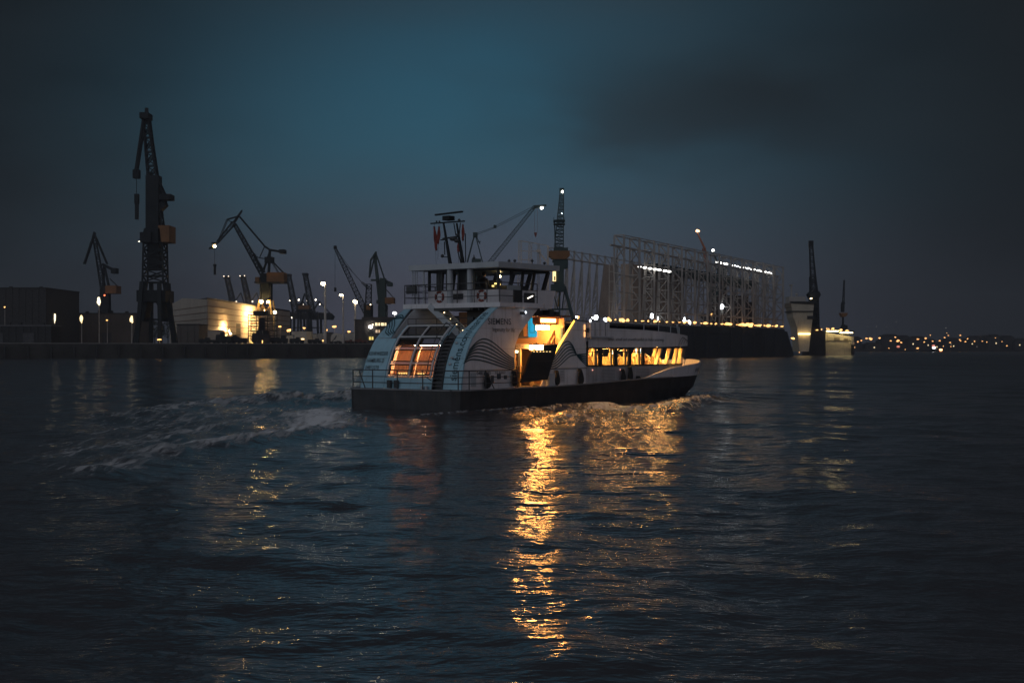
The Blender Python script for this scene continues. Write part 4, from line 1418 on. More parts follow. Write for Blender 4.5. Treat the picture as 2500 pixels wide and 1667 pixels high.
# crane on the dock at the picture's centre
crane("tall dark dock crane with lamp at its tip, rising behind the ferry's wheelhouse", 1370, 784, 396, [
    ("jib", STEELG, [("l", 1364, 612, 1372, 462, 22, 8, 18, 2.0), ("x", 1366, 460, 1377, 468, 1.5)]),
    ("platforms", STEELG, [("x", 1351, 538, 1379, 541, 4), ("x", 1352, 547, 1379, 549, 4), ("b", 1352, 530, 1352, 550, 1), ("b", 1379, 530, 1379, 550, 1), ("b", 1354, 541, 1356, 612, 3)]),
    ("machinery_house", HOUSEO, [("q", [(1340, 614), (1390, 614), (1390, 626), (1380, 634), (1350, 634), (1340, 626)], 6)]),
    ("turntable", STEELG, [("x", 1352, 606, 1386, 614, 5), ("x", 1349, 634, 1386, 640, 5), ("x", 1352, 640, 1386, 656, 5)]),
    ("column", STEELG, [("x", 1353, 656, 1376, 706, 5), ("x", 1345, 695, 1378, 712, 6)]),
    ("portal", STEELG, [("d", 1350, 712, 1335, 786, 5, 2, 2.5), ("d", 1378, 700, 1401, 786, 6, 2, 2.5), ("d", 1366, 712, 1366, 786, 3, 2, 2.5), ("b", 1350, 712, 1362, 755, 2.5), ("b", 1340, 755, 1396, 755, 4), ("b", 1378, 712, 1372, 755, 2.5)]),
    ("lit_leg", mat("ochre_leg_paint", (0.36, 0.20, 0.04), 0.6), [("b", 1349, 714, 1338, 748, 4, 3), ("b", 1368, 714, 1362, 748, 4, 3)]),
    ("operator_cab", emit("cab_window_glow", (1.0, 0.72, 0.30), 1.8), [("x", 1349, 664, 1356.5, 688, 2, -2)]),
    ("cab_frame", DARKM, [("x", 1348, 662, 1357.5, 664, 2.5, -2), ("x", 1352, 676, 1355, 686, 0.4, -3.1), ("x", 1348, 688, 1357.5, 690, 2.5, -2)]),
    ("tip_lamp", L_WHITE, [("e", 1372.5, 468.5, 3.2, 4.0, -0.8)]),
    ("jib_lamp", L_SMALL, [("o", 1371, 523, 1.3, -2)]),
])
crane("lattice boom crane with white lamp at its tip and stays over the wheelhouse roof", 1180, 785, 430, [
    ("boom", STEELG, [("l", 1192, 646, 1306, 504, 10, 7, 24, 1.0), ("q", [(1300, 512), (1304, 502), (1333, 500), (1334, 503), (1310, 508)], 1.5)]),
    ("boom_foot", STEELG, [("b", 1192, 646, 1170, 690, 8)]),
    ("a_frame", STEELG, [("d", 1159, 571, 1141, 640, 2.4, 1.0, 2.2), ("d", 1160, 571, 1178, 640, 2.4, 1.0, 2.2), ("x", 1155, 568, 1166, 580, 2), ("b", 1164, 580, 1172, 596, 2), ("x", 1152, 633, 1174, 700, 5), ("x", 1156, 700, 1172, 770, 4), ("x", 1146, 770, 1186, 786, 5), ("b", 1166, 590, 1174, 590, 2)]),
    ("stays", STEELG, [("b", 1160, 571, 1208, 554, 1.0), ("b", 1160, 575, 1210, 556, 1.0), ("x", 1205, 550, 1212, 557, 1.5), ("b", 1208, 553, 1302, 504, 0.9), ("b", 1210, 556, 1304, 508, 0.9)]),
    ("tip_lamp", L_WHITE, [("e", 1322, 509, 4.6, 4.6, -0.8)]),
    ("hook", RED, [("b", 1305, 515, 1305, 568, 0.5), ("b", 1312, 508, 1312, 568, 0.5), ("q", [(1304, 568), (1311, 568), (1310, 575), (1308, 580), (1305, 574)], 0.8)]),
])
crane("orange lit jib with a lamp at its tip standing up behind the lattice frames", 1740, 858, 540, [
    ("jib", mat("orange_jib_paint", (0.34, 0.13, 0.07), 0.6), [("b", 1702, 568, 1721, 608, 2.5, 5), ("l", 1718, 606, 1740, 700, 6, 10, 8, 2)]),
    ("tip_lamp", emit("orange_tip_lamp", (1.0, 0.55, 0.26), 5), [("e", 1703, 565, 5.0, 4.0, -1)]),
    ("column", STEELG, [("x", 1734, 700, 1753, 858, 5)]),
], "jib_crane", "crane")
crane("dark tower crane column behind the frames with a pale lamp at the top", 1760, 858, 520, [
    ("tower", STEELG, [("l", 1762, 720, 1762, 655, 16, 14, 6, 2.6), ("b", 1741, 612, 1755, 655, 3, 5), ("x", 1752, 655, 1772, 725, 3)]),
    ("cab", mat("dim_red_cab", (0.12, 0.05, 0.04), 0.7), [("x", 1754, 716, 1769, 732, 5)]),
    ("portal", STEELG, [("d", 1755, 732, 1746, 858, 3, 2), ("d", 1768, 732, 1776, 858, 3, 2)]),
    ("top_lamp", L_WHITE, [("e", 1741, 611, 4.5, 4.2)]),
], "tower_crane", "crane")

# right end: docked ship stern and pale lit dock
END = thing("ship_stern", "pale flared stern of a ship rising at the right end of the lattice frames", "ship", at(1950, 865, 600))
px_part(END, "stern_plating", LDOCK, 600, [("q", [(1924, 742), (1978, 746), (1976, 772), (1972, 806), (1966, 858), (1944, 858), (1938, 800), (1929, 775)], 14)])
px_part(END, "bridge_deck", mat("dim_tan_deckhouse", (0.24, 0.19, 0.14), 0.7), 600, [("x", 1922, 740, 1980, 752, 12), ("x", 1926, 752, 1978, 766, 10, 0)])
px_part(END, "dark_recess", DARKM, 600, [("x", 1924, 737, 1982, 741, 13, -1), ("x", 1962, 772, 1978, 780, 15), ("x", 1924, 760, 1980, 762.5, 15)])
px_part(END, "mast", STEELB, 600, [("x", 1928, 695, 1936, 698, 2), ("b", 1932, 697, 1932, 740, 3), ("b", 1945, 715, 1945, 740, 1.5), ("o", 1945, 719, 3.5), ("b", 1955, 728, 1954, 740, 4), ("x", 1922, 725, 1962, 740, 8)])
px_part(END, "davit", CONT, 600, [("b", 1955, 760, 1956, 815, 2, 3)])
px_part(END, "deck_light", emit("stern_strip", (1.0, 0.70, 0.28), 6), 600, [("x", 1940, 814, 1968, 817, 1.0, -7.8)])
px_part(END, "stern_lamp", L_SODP, 600, [("e", 1926, 826.5, 5.5, 2.4, -9), ("o", 1941, 860, 1, -9)])
dk3 = thing("pale_dock", "pale dock wall lit from above at the right end of the floating docks", "floating dock", at(2035, 868, 630))
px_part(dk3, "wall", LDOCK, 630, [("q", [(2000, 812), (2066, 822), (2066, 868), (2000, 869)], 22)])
px_part(dk3, "corner_column", DARKM, 630, [("x", 2063, 842, 2070, 869, 24), ("q", [(1975, 806), (2000, 810), (2000, 869), (1973, 869)], 26)])
px_part(dk3, "wall_lamps", emit("dock_wash_lamp", (1.0, 0.78, 0.34), 16), 630, [("x", 2002, 808, 2030, 810, 0.6, -13.2), ("x", 2034, 812, 2064, 814, 0.6, -13.2)])
px_part(dk3, "lamp_hoods", DARKM, 630, [("x", 1999, 804.5, 2032, 807.5, 3, -12.6), ("x", 2031, 809, 2068, 811.5, 3, -12.6)])
px_part(dk3, "deck_lamps", L_SODP, 630, [("e", 2004, 803, 2.0, 1.4, -12), ("e", 2018, 804, 5, 3.6, -12), ("e", 2036, 807, 6, 3.2, -12), ("e", 2052, 809, 7, 3.0, -12), ("e", 1988, 805, 3, 1.6, -14), ("e", 2009, 804, 2, 1.4, -12)])
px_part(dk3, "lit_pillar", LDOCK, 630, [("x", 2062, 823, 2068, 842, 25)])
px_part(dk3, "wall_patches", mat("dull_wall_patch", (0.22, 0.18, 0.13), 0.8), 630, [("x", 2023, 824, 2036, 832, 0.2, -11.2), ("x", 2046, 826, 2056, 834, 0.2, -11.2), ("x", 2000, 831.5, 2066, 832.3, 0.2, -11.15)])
px_part(dk3, "waterline_fender", CONT, 630, [("x", 1996, 866.5, 2070, 867.6, 24.5)])
crane("tall dark crane with near vertical jib right of the lattice frames", 1985, 866, 610, [
    ("jib", STEEL, [("l", 1987, 714, 1980, 596, 14, 7, 14, 1.8), ("x", 1975, 588, 1985, 602, 2), ("l", 1987, 716, 1984, 676, 16, 12, 4, 3)]),
    ("machinery_house", STEEL, [("q", [(1972, 718), (1978, 712), (1996, 712), (2000, 720), (1996, 728), (1976, 728)], 7)]),
    ("tower", STEEL, [("l", 1987, 728, 1985, 806, 18, 24, 7, 3), ("x", 1980, 728, 1993, 806, 3)]),
    ("base", DARKM, [("q", [(1971, 800), (1998, 800), (2000, 866), (1970, 866)], 10)]),
    ("cab_lamp", emit("cab_lamp_glow", (1.0, 0.8, 0.45), 8), [("e", 1975.5, 729.5, 4, 1.3, -4)]),
    ("base_lamp", L_SODP, [("e", 1987, 806, 3, 1.6, -6), ("e", 1971, 807, 2, 1.2, -6)]),
])
crane("slim faint crane at the right end of the pale lit dock", 2060, 866, 760, [
    ("jib", STEEL, [("l", 2058, 760, 2061, 684, 5, 2, 10, 1.2), ("x", 2055, 738, 2062, 742, 3), ("x", 2054, 742, 2060, 762, 3)]),
    ("machinery_house", HOUSEO, [("q", [(2050, 764), (2067, 764), (2066, 770), (2060, 774), (2054, 774)], 5)]),
    ("column", STEEL, [("b", 2058, 774, 2058, 800, 4), ("q", [(2054, 800), (2058, 792), (2066, 795), (2067, 866), (2054, 866)], 6)]),
])

# ================================================================ FAR RIGHT BANK
mb = MB()
bp = [(330, 1450), (500, 1400), (780, 1340), (1300, 1250), (1300, 2150), (200, 2150)]
mb.hexa([(x, y, -1) for x, y in bp], [(x, y, 1.6) for x, y in bp])
tag(mb.build("river_bank", BANKM), "dark far river bank on the right", "bank", kind="structure")
rows = []
for i in range(60):
    x = 150 + i * 20
    h = 12 + 10 * math.sin(i * 0.35) + 5 * math.sin(i * 1.1 + 2) + rs_.uniform(0, 3)
    rows.append([(x, 1700, 1.5), (x, 1760, max(3, h * 0.12 + 2.5)), (x, 1900, max(4, h * 0.12 + 4)), (x, 2100, 1.5)])
mb = MB()
mb.grid(rows)
tag(mb.build("wooded_slope", LEAF), "low dark wooded slope behind the far bank lights", "hill", kind="structure")
rb = random.Random(11)
for i in range(26):
    px = 2072 + i * 17 + rb.uniform(-5, 5)
    Y_ = rb.uniform(1440, 1580)
    p_ = at(px, 850, Y_)
    th = thing("waterside_building", "dark low building among the lights of the far bank", "building", (p_.x, Y_, 1.6), 0, "low buildings along the far bank")
    w_, h_ = rb.uniform(5, 9), rb.uniform(4, 14)
    MB().b2((-w_, 0, 0), (w_, 10, h_)).build("wall", FARB, th)
    MB().prism([(-w_ - 0.4, h_), (w_ + 0.4, h_), (w_ * 0.5, h_ + 2.2), (-w_ * 0.5, h_ + 2.2)], "y", -0.4, 10.4).build("roof", DARKM, th)
    if rb.random() < 0.6:
        m_ = MB()
        x_ = rb.uniform(-w_ + 1, w_ - 2)
        m_.b2((x_, -0.15, h_ * 0.45), (x_ + 1.2, -0.05, h_ * 0.45 + 1.2))
        m_.build("lit_window", L_WIN, th)
FL = [(2084, 838, 2.2), (2094, 834, 3.2), (2103, 831, 3), (2115, 826, 4.5), (2125, 827, 6.5), (2147, 825, 4), (2174, 832, 3.5), (2185, 823, 3), (2192, 832, 6), (2200, 836, 4), (2241, 828, 3.6), (2260, 826, 3.6), (2256, 835, 3), (2277, 833, 2.8), (2294, 832, 2.8), (2306, 824, 3.2), (2319, 836, 3), (2315, 819, 2.2), (2344, 819, 3), (2343, 829, 2.8), (2345, 832, 2.2), (2362, 827, 2.6), (2357, 834, 2.8), (2379, 833, 2.6), (2398, 833, 2.2), (2409, 835, 2.2), (2430, 825, 1.8), (2446, 834, 1.8), (2458, 844, 2.6), (2240, 850, 4.5), (2321, 846, 2.2), (2086, 848, 2.6), (2303, 845, 2), (2210, 853, 1.8), (2170, 850, 2.0), (2271, 818, 2.0), (2119, 797, 1.1), (2140, 797, 1.1), (2164, 798, 1.1), (2309, 801, 1.2), (2311, 813, 1.6), (2187, 786, 0.9), (2129, 774, 0.9), (2385, 846, 1.3), (2322, 840, 1.4)]
for x, y, s_ in FL:
    Y_ = 1430
    z_ = at(x, y, Y_).z
    p_ = at(x, y, Y_)
    if z_ > 20:
        Y_ = 1720
        p_ = at(x, y, Y_)
    gz = 1.6 if p_.z > 2.5 else 0.2
    th = thing("bank_lamp", "small amber lamp among the lights of the far bank", "street lamp", (p_.x, p_.y, gz), 0, "lamps along the far bank")
    kk = Y_ / F_PX
    MB().tube((0, 0, 0), (0, 0, p_.z - gz), 0.12, 6).build("pole", DARKM, th)
    MB().cluster((0, -0.4, p_.z - gz), kk * s_ * 0.85, kk * s_ * 0.4, kk * s_ * 0.5, x).build("lamp", L_SODF if s_ > 1.5 else emit("faint_lamp", (0.8, 0.75, 0.7), 0.7), th)
for (x, y, m_, lab) in ((2279, 849, L_WHITEF, "dark boat with a white lamp at the far bank waterline"), (2296, 854, emit("red_boat_light", (1.0, 0.30, 0.12), 10), "dark boat with an orange red lamp at the far bank waterline"), (2192, 846, emit("dim_red_glow", (1.0, 0.28, 0.18), 1.0), "dark boat with a dim red lamp under the brightest lamp of the far bank"), (2278, 844, emit("dim_red_glow", (1.0, 0.28, 0.18), 1.0), "dark boat with a dim red lamp just above the white lamp boat")):
    Y_ = 1330
    p_ = at(x, y, Y_)
    th = thing("moored_boat", lab, "boat", (p_.x, Y_, 0), 0, "moored boats at the far bank")
    MB().hexa([(-5, -1.2, -0.4), (5, -1.2, -0.4), (6, 0, -0.4), (5, 1.2, -0.4), (-5, 1.2, -0.4)], [(-5.4, -1.6, 1.1), (5.2, -1.6, 1.1), (7, 0, 1.3), (5.2, 1.6, 1.1), (-5.4, 1.6, 1.1)]).build("hull", DARKM, th)
    MB().b2((-2.5, -1.1, 1.1), (1.5, 1.1, 2.6)).build("cabin", DARKM, th)
    MB().ball((0, -1.4, max(0.9, p_.z)), 1.0, 1.6, 0.5, 1.0, 8, 6).build("light", m_, th)
# left background trees / low skyline
for i in range(9):
    px = 118 + i * 42 + rb.uniform(-10, 10)
    Y_ = 800 + rb.uniform(-60, 120)
    p_ = at(px, 838, Y_)
    th = thing("tree", "dim tree crown rising behind the long shed on the far left", "tree", (p_.x, Y_, QZ), 0, "trees behind the long shed")
    MB().tube((0, 0, 0), (0, 0, 9), 0.4, 6, 0.2).build("trunk", DARKM, th)
    c_m = MB()
    hh = rb.uniform(13, 17)
    for j in range(260):
        a, e_, rr = rb.uniform(0, 6.28), rb.uniform(-1, 1), rb.uniform(0.4, 1) ** 0.5
        c = Vector((math.cos(a) * math.sqrt(1 - e_ * e_) * 5 * rr, math.sin(a) * math.sqrt(1 - e_ * e_) * 5 * rr, hh - 5 + e_ * 5 * rr))
        n_ = Vector((rb.gauss(0, 1), rb.gauss(0, 1), rb.gauss(0, 1))).normalized()
        u_ = n_.orthogonal().normalized() * 0.7
        v_ = n_.cross(u_).normalized() * 0.5
        c_m.poly([c - u_, c + v_, c + u_, c - v_])
    c_m.build("crown", LEAF, th)

# ================================================================ HAZE
hz_ = MB()
hz_.b2((-1500, -60, -3.5), (1900, 2580, 100))
me = bpy.data.meshes.new("haze")
me.from_pydata(hz_.v, [], hz_.f)
hm = bpy.data.materials.new("dusk_haze")
hm.use_nodes = True
nt = hm.node_tree
for n in list(nt.nodes):
    nt.nodes.remove(n)
vo = nt.nodes.new("ShaderNodeVolumePrincipled")
vo.inputs["Color"].default_value = (0.60, 0.63, 0.70, 1)
vo.inputs["Density"].default_value = 0.00030
vo.inputs["Anisotropy"].default_value = 0.3
oo = nt.nodes.new("ShaderNodeOutputMaterial")
nt.links.new(vo.outputs[0], oo.inputs["Volume"])
me.materials.append(hm)
hzo = bpy.data.objects.new("haze", me)
COL.objects.link(hzo)
tag(hzo, "thin even dusk haze over the harbour", "haze", kind="stuff")

# ================================================================ FERRY
PHI = R(51.6)
D0 = 72.8
CX = (1122 - 1250) / F_PX * D0
FD = Vector((math.cos(PHI), math.sin(PHI), 0))
FN = Vector((-math.sin(PHI), math.cos(PHI), 0))
C0 = Vector((CX, D0, 0))


def s2w(s, t, z):
    return C0 + FD * s + FN * t + Vector((0, 0, z))


def on_t(px, py, t):
    """point of a fore-and-aft plane of the ferry: returns (s, t, z)"""
    r = at(px, py, 1.0) - Vector((0, 0, CAM_H))
    o = C0 + FN * t
    Y = o.dot(FN) / r.dot(FN)
    p = r * Y - C0
    return Vector((p.dot(FD), t, CAM_H + r.z * Y))


def on_s(px, py, s):
    r = at(px, py, 1.0) - Vector((0, 0, CAM_H))
    o = C0 + FD * s
    Y = o.dot(FD) / r.dot(FD)
    p = r * Y - C0
    return Vector((s, p.dot(FN), CAM_H + r.z * Y))


ferry = thing("passenger_ferry", "white and pale blue harbour ferry with black hull and lit saloon windows, heading right", "ferry", C0, PHI)
BEAM = 8.1
MID = BEAM / 2

# ---- hull
def hull_t(s, k=0.0):
    """starboard edge of the hull at deck height (k=0) or at the waterline (k=1)"""
    e = min(1.0, max(0.0, (s - 16.6) / 11.5))
    t = MID * (1 - math.sqrt(max(0.0, 1 - e ** 2.1)))
    return t + k * (0.9 * e + 0.05)


SH = [0, 0.25, 0.8, 3, 6, 9, 12, 15, 17.3, 19, 20.5, 22, 23.5, 25, 26.0, 26.7, 27.2, 27.55, 27.8, 27.95, 28.04, 28.085, 28.1]
TOPZ = lambda s: float(np.interp(s, [0, 10, 17.3, 30], [1.06, 1.16, 1.42, 1.52]))


def hull_row(s, z, k):
    t = hull_t(s, k)
    if s < 0.8:
        t += 0.55 * (1 - math.sqrt(max(0, 1 - (1 - s / 0.8) ** 2)))
    return min(t, MID)


mb = MB()
rows_s, rows_p = [], []
for s in SH:
    zt = TOPZ(s)
    sq = s - 1.3 * max(0, (s - 22) / 7.2)
    pts = [(s, hull_row(s, zt, 0), zt), (s - 0.25 * (s - sq), hull_row(s, 0.6, 0.25), 0.75), (sq, hull_row(s, 0, 1), -0.1), (sq - 0.3, min(MID, hull_row(s, 0, 1) + 0.5), -1.2)]
    rows_s.append(pts)
    rows_p.append([(p[0], BEAM - p[1], p[2]) for p in pts])
mb.grid(rows_s)
mb.grid(rows_p)
mb.grid([rows_s[0], rows_p[0]])
mb.build("hull", HULLP, ferry)
# deck plate
mb = MB()
mb.grid([[(s, hull_row(s, 1, 0) + 0.02, TOPZ(s) + 0.004) for s in SH], [(s, BEAM - hull_row(s, 1, 0) - 0.02, TOPZ(s) + 0.004) for s in SH]])
mb.build("deck", DECKP, ferry)
# rubbing strake along the sheer
mb = MB()
for side in (0, 1):
    for s0, s1 in zip(SH[:10], SH[1:11]):
        def q(s):
            t = hull_row(s, 1, 0) - 0.05
            return (s, t if side == 0 else BEAM - t, TOPZ(s) + 0.01)
        mb.beam(q(s0), q(s1), 0.10, 0.07)
mb.beam((-0.03, 0.6, 1.07), (-0.03, BEAM - 0.6, 1.07), 0.10, 0.07)
mb.build("rubbing_strake", mat("worn_strake_grey", (0.20, 0.20, 0.21), 0.6), ferry)

# ---- bow bulwark
BS = [17.3, 17.9, 18.4, 18.9, 19.4, 19.9, 20.4, 21, 22, 23.5, 25, 26.0, 26.7, 27.2, 27.55, 27.8, 27.95, 28.04, 28.085, 28.1]
BZ = lambda s: float(np.interp(s, [17.3, 18.4, 19.4, 20.4, 21.6, 23, 26, 28.1], [1.46, 1.68, 1.88, 2.02, 2.10, 2.16, 2.30, 2.48]))
mb = MB()
for side in (0, 1):
    def q(s, z, din):
        t = min(MID, hull_t(s) - 0.16 * (z - 1.4) * min(1, (s - 17) / 4) + din)
        return (s + 0.28 * (z - 1.4) * max(0, (s - 22) / 7.7), t if side == 0 else BEAM - t, z)
    mb.grid([[q(s, TOPZ(s) + 0.006, 0) for s in BS], [q(s, BZ(s), 0) for s in BS], [q(s, BZ(s) + 0.03, 0.06) for s in BS], [q(s, BZ(s), 0.13) for s in BS], [q(s, TOPZ(s) + 0.006, 0.13) for s in BS]])
mb.build("bow_bulwark", WHITE, ferry)
bl = text_mesh("KEHRWIEDER", 0.34)
# name on the bow flare
o = bpy.data.objects.new("lettering", bl)
bl.materials.append(BLACKL)
COL.objects.link(o)
xs = [v.co.x for v in bl.vertices]
for v in bl.vertices:
    s = 24.6 + v.co.x * 0.9
    z = 1.72 + v.co.y
    t = hull_t(s) - 0.16 * (z - 1.4) - 0.03
    v.co = (s + 0.28 * (z - 1.4) * max(0, (s - 22) / 7.7), t, z)
o.parent = ferry

# ---- after deckhouse: curved stern and arched sides
PZ = [1.08, 1.5, 2.3, 3.0, 3.4, 3.78, 4.2, 4.71, 5.1, 5.42]
PS = [0.67, 0.74, 0.93, 1.22, 1.46, 1.73, 2.20, 2.87, 3.40, 3.93]
prof = lambda z: float(np.interp(z, PZ, PS))
tw = lambda z: 0.47 + 0.055 * (z - 1.08)
AZ = [1.08, 2.07, 2.8, 3.37, 4.05, 4.65, 4.96, 5.42]
AS = [5.12, 5.15, 5.2, 5.3, 5.75, 6.5, 6.9, 7.5]
arch = lambda z: float(np.interp(z, AZ, AS))
ZR = sorted(set(list(np.linspace(1.1, 5.42, 26)) + [3.78]))

for side in (0, 1):
    rows = []
    for z in ZR:
        a, b = prof(z), arch(z)
        t = tw(z) if side == 0 else BEAM - tw(z)
        rows.append([(a + (b - a) * k / 6, t, z) for k in range(7)])
    mb = MB()
    mb.shell(rows, (0, 0.09 if side == 0 else -0.09, 0))
    mb.build("side_wall", WHITE, ferry)

# blue stern panels
for side in (0, 1):
    for z0, z1 in ((1.1, 3.775), (3.795, 5.42)):
        zz = np.linspace(z0, z1, 16)
        rows = []
        for z in zz:
            if side == 0:
                inner = 1.70 if z < 3.785 else float(np.interp(z, [3.79, 4.6, 5.42], [1.75, 1.45, 1.15]))
            else:
                inner = 2.17 if z < 3.785 else float(np.interp(z, [3.79, 5.42], [1.70, 1.15]))
            a = tw(z) - 0.012
            s = prof(z) - 0.03
            ts = (a, inner) if side == 0 else (BEAM - a, BEAM - inner)
            rows.append([(s, ts[0] + (ts[1] - ts[0]) * k / 3, z) for k in range(4)])
        mb = MB()
        mb.shell(rows, (0.10, 0, 0))
        mb.build("stern_panel", BLUEP, ferry)
# inner side walls of the recess above the after deck
for t in (1.62, BEAM - 1.78):
    mb = MB()
    mb.shell([[(prof(z) + 0.06, t - 0.35 * max(0, z - 3.8) / 1.6 * (1 if t < 4 else -1), z), (6.2, t, z)] for z in np.linspace(3.8, 5.4, 8)], (0, 0.05, 0))
    mb.build("recess_wall", ROOFP, ferry)

# stern window
WZ = [1.75, 2.45, 3.24, 3.86, 4.47]
T0, T1, TM = 2.63, 5.75, 4.18
win = MB()
for z in WZ:
    th = 0.10
    win.beam((prof(z) - 0.05, T0, z), (prof(z) - 0.05, T1, z), 0.08, 0.065)
for t in (T0, TM, T1):
    zz = list(np.linspace(WZ[0], WZ[-1], 12))
    for a, b in zip(zz[:-1], zz[1:]):
        win.beam((prof(a) - 0.06, t, a), (prof(b) - 0.06, t, b), 0.075, 0.08)
wobj = win.build("stern_window", FRAMEW, ferry)
gasket = MB()
for i in range(4):
    for (a, b) in ((T0, TM), (TM, T1)):
        lo, hi = WZ[i] + 0.09, WZ[i + 1] - 0.09
        pts = [(prof(lo) - 0.01, a + 0.09, lo), (prof(lo) - 0.01, b - 0.09, lo), (prof(hi) - 0.01, b - 0.09, hi), (prof(hi) - 0.01, a + 0.09, hi)]
        for p, q in zip(pts, pts[1:] + pts[:1]):
            gasket.beam(p, q, 0.07, 0.07)
gasket.build("window_gasket", FRAMED, wobj)
for i in range(4):
    for (a, b) in ((T0, TM), (TM, T1)):
        lo, hi = WZ[i] + 0.10, WZ[i + 1] - 0.10
        m2 = MB()
        m2.poly([(prof(lo) + 0.01, a + 0.1, lo), (prof(lo) + 0.01, b - 0.1, lo), (prof(hi) + 0.01, b - 0.1, hi), (prof(hi) + 0.01, a + 0.1, hi)])
        m2.build("pane", GLASSD if i >= 2 else GLASS, wobj)
# blue-white wall around the window
mb = MB()
mb.shell([[(prof(z), 2.45, z), (prof(z), 5.97, z)] for z in np.linspace(1.09, 1.69, 4)], (0.06, 0, 0))
mb.shell([[(prof(z) + 0.02, 5.80, z), (prof(z) + 0.02, 6.0, z)] for z in np.linspace(1.69, 4.5, 10)], (0.06, 0, 0))
mb.shell([[(prof(z) + 0.02, 2.42, z), (prof(z) + 0.02, 2.58, z)] for z in np.linspace(1.69, 4.5, 10)], (0.06, 0, 0))
mb.build("stern_wall", BLUEP, ferry)
for t in (4.95, 5.45):
    MB().box((0.60, t, 1.33), (0.12, 0.26, 0.42)).build("mooring_bollard", DARKP, ferry)
for t in (3.05, 2.75):
    MB().tube((0.55, t, 1.08), (0.55, t, 1.26), 0.08, 10).build("deck_vent", ROOFP, ferry)

# room behind the stern window: warm wall and curtain, low lamp row
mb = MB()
mb.b2((3.2, 2.3, 1.1), (3.28, 6.1, 3.45))
mb.build("engine_room_wall", CREAM, ferry)
mb = MB()
mb.b2((1.58, 2.35, 3.40), (3.2, 6.05, 3.46))
mb.build("room_ceiling", INTBR, ferry)
mb = MB()
mb.b2((0.95, 2.35, 1.12), (3.2, 6.05, 1.16))
mb.build("room_floor", FLOORI, ferry)
for t in (2.36, 6.0):
    mb = MB()
    mb.shell([[(prof(z) + 0.12, t, z), (3.2, t, z)] for z in np.linspace(1.16, 3.4, 6)], (0, 0.04, 0))
    mb.build("room_side_wall", CREAM, ferry)
curt = MB()
for (a, b) in ((4.22, 5.72), (2.66, 4.14)):
    rows = []
    for z in (1.78, 2.5, 3.0, 3.39):
        rows.append([(prof(z) + 0.35 + 0.018 * math.sin(k * 1.3), a + (b - a) * k / 40, z) for k in range(41)])
    curt.shell(rows, (0.01, 0, 0))
curt.build("curtain", cloth_glow("amber_curtain", (0.74, 0.52, 0.34)), ferry)
for t in (2.9, 4.2, 5.2):
    MB().box((2.8, t, 3.394), (0.6, 0.40, 0.008)).build("room_lamp", emit("room_lamp_light", (1.0, 0.66, 0.38), 170), ferry)
for j in range(7):
    MB().ball((1.02, 4.45 + j * 0.13, 1.90), 0.028).build("warning_light", emit("warning_glow", (1.0, 0.7, 0.2), 3), ferry)
for j in range(4):
    MB().ball((1.02, 3.75 - j * 0.13, 1.90), 0.028).build("warning_light", MATS["warning_glow"], ferry)
mb = MB()
mb.b2((0.98, 2.75, 1.80), (1.5, 5.6, 1.86))
mb.build("control_desk", INTBR, ferry)

# stern ladder stair
zz = np.linspace(1.08, 3.9, 14)
mb = MB()
mb.shell([[(prof(z) + 0.10, 1.72, z), (prof(z) + 0.10, 2.42, z)] for z in zz], (0.03, 0, 0))
st_obj = mb.build("stern_ladder", DARKP, ferry)
for t in (1.74, 2.40):
    lad = MB()
    lad.shell([[(prof(z) - 0.10, t - 0.03, z), (prof(z) + 0.09, t - 0.03, z)] for z in zz], (0, 0.06, 0))
    lad.build("stringer", DARKP, st_obj)
for k in range(14):
    z = 1.26 + k * 0.195
    MB().box((prof(z) + 0.0, 2.07, z), (0.20, 0.62, 0.03)).build("tread", mat("tread_grey", (0.16, 0.16, 0.17), 0.5), st_obj)
for t in (1.72, 2.44):
    hr = MB()
    pts = [(prof(z) - 0.55 - 0.1 * (z < 1.6), t, z + 0.30) for z in np.linspace(1.5, 4.3, 12)]
    hr.path(pts, 0.025)
    for k in (0, 4, 8, 11):
        p = pts[k]
        hr.tube(p, (p[0] + 0.5, t, p[2] - 0.25), 0.02, 6)
    hr.build("handrail", RAILP, st_obj)

# after upper deck with windbreak rail
mb = MB()
mb.b2((2.45, 1.7, 3.80), (7.9, BEAM - 1.7, 3.90))
mb.build("passenger_deck", DECKP, ferry)
rl = MB()
for z in (4.55, 4.85):
    rl.tube((3.0, 1.75, z), (3.0, 6.3, z), 0.022, 6)
for t in (1.75, 2.6, 4.2, 5.7, 6.3):
    rl.tube((3.0, t, 3.9), (3.0, t, 4.85), 0.022, 6)
rl.build("windbreak_rail", RAILP, ferry)
# dark engine casing and stacked gear under the gallery
mb = MB()
mb.b2((5.2, 1.8, 3.9), (7.6, 3.9, 5.30))
mb.build("engine_casing", DARKP, ferry)
mb = MB()
for (a, b, c, d) in ((4.6, 2.0, 4.7, 0.4), (4.7, 2.5, 4.5, 0.5), (4.5, 3.0, 4.85, 0.3)):
    mb.tube((a, b, 3.9), (a + 0.1, b, c), 0.07, 8)
    mb.box((a, b, c), (d, d, d * 0.6), 0.3)
mb.build("davit_gear", DARKP, ferry)
mb = MB()
mb.b2((7.2, 3.9, 3.9), (7.3, 6.2, 5.30))
mb.build("cabin_bulkhead", mat("warm_bulkhead", (0.42, 0.27, 0.19), 0.6), ferry)
lp = MB()
lp.ball((6.6, 4.45, 5.12), 0.10, sz=0.7)
lp.build("deck_lamp", emit("deck_lamp_light", (1.0, 0.82, 0.6), 14), ferry)
for (t, z) in ((4.15, 4.35), (3.95, 4.3), (4.4, 4.2)):
    MB().box((6.9, t, z), (0.12, 0.10, 0.2)).build("cabin_lamp", emit("cabin_lamp_light", (1.0, 0.6, 0.25), 3), ferry)
